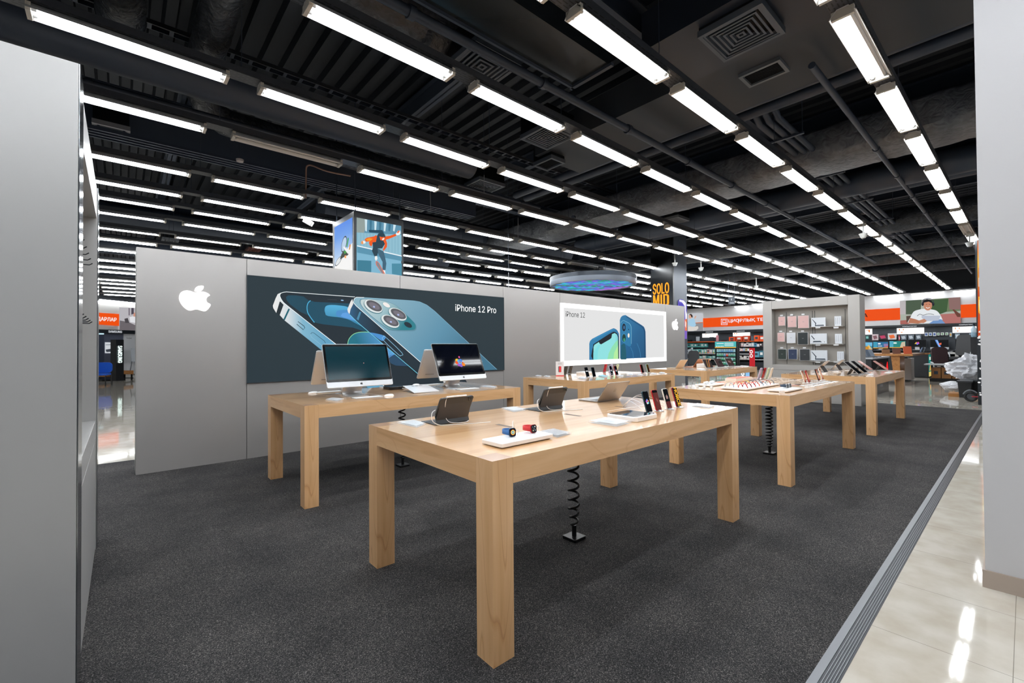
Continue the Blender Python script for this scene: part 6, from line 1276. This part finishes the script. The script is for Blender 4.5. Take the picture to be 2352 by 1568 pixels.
# stacked goods and office chairs further back
p = Px(2187, 853, 23.5); p.z = 0; t = thing('trolley', 'low black trolley table with a white top behind the heap', 'trolley', (p.x, p.y, 0)); G().box(-.3, .4, -.6, .6, .0, .12, BLACK).build('base', t); G().box(-.3, .4, -.75, .75, .62, .66, M('#c9ccd0', .4)).build('top', t)
for i in range(4): o = lone(G().box(-.2, .2, -.13, .13, 0, .40, M('#9a6a3c', .6)).box(-.204, -.2, -.05, .06, .15, .27, M('#2a3a4a', .5)).build('cardboard_box', loc=(p.x, p.y+.42-.28*i, .125)), '%s brown cardboard box on the black trolley' % ORD[i+1], 'box', 'cardboard boxes on the trolley')
def chair(x, y, z, lab, rot, mt=M('#17181b', .55), s=1.):
    t = thing('office_chair', lab, 'chair', (x, y, z), rot); G().prism(rr(.5*s, .5*s, .1), .42*s, .52*s, mt).build('seat', t, bevel=.02); g = G(); g.prism(rr(.48*s, .75*s, .12, 4, 0, .38*s), -.04, .04, mt, tf(0, math.pi/2-.2, (0, .24*s, .55*s))); g.build('backrest', t)
    g = G(); g.tube([(0, 0, .06), (0, 0, .42*s)], .03, STEEL, 8)
    for k in range(5): g.tube([(0, 0, .08), (.28*math.cos(k*1.2566), .28*math.sin(k*1.2566), .04)], .02, BLACK, 6)
    g.build('base', t)
    for sx in (-1, 1):
        g = G(); g.tube([(sx*.27*s, -.05, .46*s), (sx*.3*s, -.05, .68*s), (sx*.3*s, .2, .7*s)], .022, M('#c9ccd0', .4), 8); g.build('armrest', t)
    return t
p = Px(2207, 850, 24.6); chair(p.x, p.y, .35, 'black office chair with grey armrests behind the white film heap', -1.9, s=1.1); lone(G().box(-.5, .5, -.5, .5, 0, .348, M('#1f2226', .5)).build('platform', loc=(p.x, p.y, 0)), 'low dark platform carrying the black office chair', 'platform')
p = Px(2166, 857, 24.3); chair(p.x, p.y, 0, 'dark maroon chair beyond the thin white table', -1.2, M('#2a1418', .6))
p = Px(2229, 774, 22); q = Px(2252, 832, 22); t = thing('speaker_cabinet', 'tall matte black cabinet with a bottle standing on it', 'cabinet', (22, (p.y+q.y)/2, 0)); par(G().box(22, 22.6, q.y, p.y, 0, p.z, M('#1c1e22', .5)).build('body'), t)
t = thing('bottle', 'clear blue water bottle on the black cabinet', 'bottle', (22.2, Px(2236, 774, 22).y, p.z)); G().lathe([(.06, 0), (.075, .05), (.07, .2), (.075, .28), (.03, .36), (.028, .40)], M('#9fc4d8', .1, 0, 0, .5, .6), 14).build('body', t, smooth=True); G().lathe([(.034, .39), (.034, .46)], M('#26323c', .4), 12).build('cap', t)
# ---------------------------------------------------------------- far left shop seen between bay and partition
def PL(x, y, off=0.):
    d = ray(x, y); return CAM+d*(((oL-CAM).dot(nL)+off)/d.dot(nL))
class LArt(Art): pass
def Lm(off): return lmap(180, 640, 5.227, lambda x, y: PL(x, y, off))
def lbox(pts, off, th, mt, name, lab=None, cat=None, grp=None, kind=None):
    f = Lm(off); P = [f(*p) for p in pts]; k = nL*(-th); n_ = len(P)
    g = G(); g.add([tuple(p) for p in P]+[tuple(p+k) for p in P], [tuple(range(n_)), tuple(range(n_, 2*n_))[::-1]]+[(i, (i+1) % n_, (i+1) % n_+n_, i+n_) for i in range(n_)], mt); o = g.build(name)
    return tag(o, lab, cat, grp) if lab else o
lbox([(60, 395), (490, 423), (490, 565), (60, 535)], .04, .03, ORG, 'orange_banner', 'orange wall banner in the gap left of the partition wall', 'banner')
a = PL(222.5, 737.5, .06); b = PL(267.5, 738.5, .06); q = PL(222.5, 727, .06)
lone(text('lettering', 'ДАРЛАР', a, dirL, (0, 0, 1), (b-a).length, q.z-a.z, EM('#f6e8e6'), None, .002, .03), 'white Cyrillic lettering on the left orange banner')
A = LArt(Lm(.05), nL, .004); A.shape([(490, 342), (690, 352), (690, 628), (490, 612)], EM('#b6b3b8')); A.shape([(495, 500), (600, 520), (690, 560), (690, 628), (492, 612)], EM('#6a6468')); A.shape([(550, 480), (590, 470), (610, 530), (560, 530)], EM('#4a464a')); A.shape([(610, 460), (650, 450), (690, 460), (690, 530), (620, 520)], EM('#dfe0e4')); A.shape([(600, 350), (612, 350), (612, 440), (600, 440)], EM('#5f5460')); A.shape([(655, 410), (685, 405), (688, 450), (658, 455)], EM('#c9907a')); A.shape([(630, 350), (660, 350), (660, 420), (630, 430)], EM('#4a4450'))
lone(A.build('wall_poster', tri=True), 'grey interior photo poster beside the left orange banner', 'poster')
lbox([(60, 600), (800, 625), (800, 665), (60, 645)], .5, .5, M('#1e2329', .4), 'shelf_fascia', 'black lettered fascia over the far left fixtures', 'fascia')
a = PL(249.3, 763.5, .52); b = PL(280, 764, .52); q = PL(249.3, 758.5, .52); lone(text('lettering', 'SAMSUNG', a, dirL, (0, 0, 1), (b-a).length, q.z-a.z, EM('#d8dce2'), None, .002, .03), 'small white Latin word on the left fascia')
t = lbox([(60, 645), (540, 655), (540, 1235), (60, 1235)], .3, .25, M('#5a5f70', .5), 'display_wall', 'slate blue display backing in the left gap', 'display wall')
lbox([(545, 655), (800, 660), (800, 1150), (545, 1130)], .32, .25, M('#e2e3e6', .5), 'display_wall', 'white display backing at the right of the left gap', 'display wall')
lbox([(232, 655), (310, 657), (310, 1130), (232, 1130)], .42, .08, M('#3f4658', .4), 'display_wall', 'dark slate screen panel beside the left bay', 'display wall'); lbox([(228, 652), (308, 654), (308, 668), (228, 668)], .6, .1, EM('#bfe0ea', 1.2), 'strip_light', 'short pale lit strip above the slate screen panel', 'light')
A = LArt(Lm(.33), nL, .004); A.shape([(318, 762), (440, 764), (440, 893), (318, 893)], EM('#c9cdd2')); A.shape([(325, 850), (400, 838), (400, 875), (335, 880)], EM('#3a3f48')); A.shape([(325, 790), (385, 788), (385, 795), (325, 797)], EM('#6a6f78')); lone(A.build('wall_poster', tri=True), 'small white poster with a dark appliance on the slate panel', 'poster')
a = PL(290, 777.5, .35); lone(text('lettering', 'The Serif', a, dirL, (0, 0, 1), (PL(302.5, 777.5, .35)-a).length, PL(290, 775, .35).z-a.z, EM('#2a2c30'), None, .002, .01), 'tiny black words on the white backing')
for i, (x0, x1, y0_, y1_) in enumerate(((180, 226, 683, 688), (229, 293, 688.5, 694.5), (300, 360, 695.5, 701))):
    a = PL(x0, y0_, .2); b = PL(x1, y1_, .2); b.z = a.z; o = G().tube([a, b], .035, EM('#f6fbff', 12), 8).build('wall_light'); tag(o, '%s batten light along the top of the wall behind the left gap' % ORD[i+1], 'wall light', 'lights along the left wall')
# black totem
f = Lm(1.5); P = [f(452, 730), f(545, 732), f(545, 1240), f(452, 1238)]
t = lbox([(452, 730), (545, 732), (545, 1240), (452, 1238)], 1.5, .3, M('#15171a', .35), 'sign_totem', 'black totem with glowing vertical lettering in the left gap', 'totem')
q = PL(270, 812, 1.53); top = PL(270, 794, 1.53); bot = PL(270, 833, 1.53)
par(text('totem_lettering', 'SAMSUNG', top+dirL*.02, (0, 0, -1), dirL, top.z-bot.z, .19, EM('#e8fff8', 2.0), None, .002, .02), t)
lbox([(640, 835), (760, 835), (760, 1000), (640, 998)], 1.0, .05, M('#cfd4da', .4), 'easel_screen', 'white framed easel screen at the right of the left gap', 'screen'); ez = COL.objects[-1] if False else [o for o in COL.objects if o.name.startswith('easel_screen')][0]
for q0, q1 in (((303, 830), (299, 853)), ((309, 830), (314, 853))): G().tube([PL(*q0, 1.02), PL(*q1, 1.1)], .02, STEEL, 6).build('easel_leg', ez)
f = Lm(1.1)
t = thing('bench', 'low brown wood bench with black metal frame in the left gap', 'bench', Pz(295, 876, 0)); par(lbox([(545, 1100), (662, 1100), (662, 1145), (545, 1145)], 1.4, .5, W_BROWN, 'seat'), t)
for x in (555, 640): par(lbox([(x, 1145), (x+12, 1145), (x+12, 1235), (x, 1235)], 1.4, .05, BLACK, 'leg'), t)
par(lbox([(545, 1185), (662, 1185), (662, 1195), (545, 1195)], 1.4, .05, BLACK, 'rail'), t)
t = thing('bench', 'brown shelf bench on a black plinth behind the blue chair', 'bench', Pz(250, 877, 0)); par(lbox([(290, 1145), (450, 1147), (450, 1178), (290, 1176)], .9, .4, W_BROWN, 'seat'), t); par(lbox([(285, 1212), (450, 1214), (450, 1240), (285, 1238)], .9, .5, BLACK, 'plinth'), t); par(lbox([(355, 1000), (450, 1002), (450, 1030), (355, 1028)], .7, .3, W_BROWN, 'upper_shelf'), t)
f = Lm(2.2); c = f(265, 1285); c = Pz(230.7, 886, 0); SC_ = .85; t = thing('chair', 'bright blue chair with black legs beside the left bay', 'chair', c, YAW-1.2)
G().prism(rr(.55, .55, .13), .42, .5, M('#1f5fd0', .45)).build('seat', t, bevel=.02); G().prism(rr(.55, .42, .13, 4, 0, .22), -.04, .04, M('#1f5fd0', .45), tf(0, math.pi/2, (0, .25, .5))).build('backrest', t)
for sx in (-.26, .26):
    for sy in (-.26, .26): o = G().tube([(0, 0, 0), (0, 0, .42)], .02, BLACK, 6).build('leg', t); o.location = (sx, sy, 0)
# ---------------------------------------------------------------- small ceiling things
for (x, y, d, top, lab) in ((1550, 606, 11, 588, 'white dome camera hanging right of the ring display'), (1610, 617, 12, 600, 'white dome camera hanging above the lettered pillar, right one'), (1737, 658, 16.5, 640, 'small white dome camera hanging left above the accessory bay'), (1983, 540, 7.4, 510, 'white dome camera hanging under the right lamp rows'), (2227, 560, 7.6, 534, 'white dome camera by the near pillar at the end of the lamps')):
    r_ = ray(x, y); c = CAM+r_*((LZ+.05-CH)/(r_.z+(y-top)/FPX)); rail_y = min((rY for rY, _, _ in ROWS), key=lambda q: abs(q-c.y))
    t = thing('dome_camera', lab, 'security camera', c, 0, 'dome cameras'); G().lathe([(.035, -.06), (.05, -.035), (.058, -.01), (.06, 0), (.07, .012), (.075, .03), (.02, .035)], M('#d5d8d6', .3), 18).build('housing', t, smooth=True)
    G().lathe([(.002, -.075), (.02, -.072), (.034, -.058), (.036, -.05)], M('#6a6e72', .1), 14).build('lens_dome', t, smooth=True); hz = LZ+.09-c.z; dy = rail_y-c.y; g = G(); g.tube([(0, 0, .03), (0, 0, hz)], .014, M('#cfd2d0', .4), 8); g.tube([(0, 0, hz), (0, dy, hz)], .01, PIPE, 6); g.build('drop_rod', t)
c = atd(708, 510, 8.4); t = thing('bullet_camera', 'white bullet camera hanging above the left of the partition', 'security camera', c); G().cbox((0, 0, 0), (.09, .17, .09), M('#dcdcdc', .35), tf(.9, .5)).build('housing', t, bevel=.008); G().tube([(.03, 0, .03), (.05, 0, .16), (.05, 0, .22)], .014, M('#dcdcdc', .35), 8).box(.0, .1, -.04, .04, .2, .23, M('#dcdcdc', .35)).build('bracket', t)
c = atd(551, 368, 6.5); tag(G().lathe([(.02, -.03), (.045, -.02), (.05, 0), (.05, .012)], M('#c9c4c4', .4), 16).tube([(0, 0, .012), (0, 0, 5.6-c.z)], .003, PIPE, 5).build('smoke_detector', loc=c, smooth=True), 'small round smoke detector hanging below the unlit lamp', 'detector')
P = [atd(x, y, 7.2) for x, y in ((702.5, 455), (702.5, 441), (703, 410), (703.5, 386), (709, 379.5), (720, 381), (751, 393), (805, 404))]; lone(G().tube(smoothpoly([tuple(p) for p in P], 5, False), .012, M('#a08070', .5), 7).build('cable', smooth=True), 'brownish cable hanging down under the left lamp rows', 'cable')
for i, (a, b, d) in enumerate((((988, 438), (990, 484), 8), ((382, 288), (382, 428), 7), ((1112, 402), (1112, 452), 8), ((1168, 626), (1168, 660), 9), ((1190, 500), (1190, 545), 10))): lone(G().tube([atd(*a, d), atd(*b, d)], .007, M('#8a8d92', .4), 6).tube([atd(*a, d), Vector(atd(*a, d).to_2d().to_tuple()+(5.62,))], .004, PIPE, 5).build('drop_rod'), '%s thin pale rod hanging between the lamp rows' % ORD[i+1], 'rod', 'thin hanging rods')
c = atd(1680.5, 690, 16.5); t = thing('hanging_sign', 'small dark grey sign hanging from two rods left of the accessory bay', 'hanging sign', c, YAW-math.pi/2); g = G(); g.box(-.12, .12, -.01, .01, -.14, .14, M('#4a5058', .5)); g.build('board', t)
g = G(); g.tube([(-.11, 0, .14), (-.11, 0, 5.6-c.z)], .006, PIPE, 5); g.tube([(.11, 0, .14), (.11, 0, 5.6-c.z)], .006, PIPE, 5); g.build('hanger', t); g = G(); g.prism([(-.02, .01), (-.005, .0), (-.005, .08), (-.025, .06)], 0, .002, EM('#f0f0f0'), tf(0, math.pi/2, (0, -.012, 0))); g.box(-.08, .08, -.0125, -.0105, -.10, -.075, M('#b9bdc4', .4)); g.build('print', t)

q = CAM+ray(1590, 830)*(19/ray(1590, 830).x); chair(q.x, q.y, 0, 'black rounded chair behind the laptop table beside the partition end', -1.3, M('#17181b', .5), .93)
p = Px(1692, 852, 16); q = Px(1722, 874, 16); t = thing('lit_stand', 'low pale lit stand seen under the laptop table', 'stand', (16, (p.y+q.y)/2, 0)); par(G().box(16, 16.4, q.y, p.y, 0, p.z, M('#8f979e', .4)).build('body'), t)
g = G()
for cx_, cy_ in ((1706, 858.5), (1706, 865.5)):
    for k in range(14):
        a, b = k*.4488, (k+1)*.4488; g.poly([Px(cx_+4*math.cos(a), cy_+3.4*math.sin(a), 15.99), Px(cx_+4*math.cos(b), cy_+3.4*math.sin(b), 15.99), Px(cx_+2*math.cos(b), cy_+1.6*math.sin(b), 15.99), Px(cx_+2*math.cos(a), cy_+1.6*math.sin(a), 15.99)], EM('#f6fbff', 1.3))
g.box(15.98, 15.99, q.y, q.y+.12, 0.1, p.z, EM('#8fc4f0', 1.)); par(g.build('lit_mark'), t)
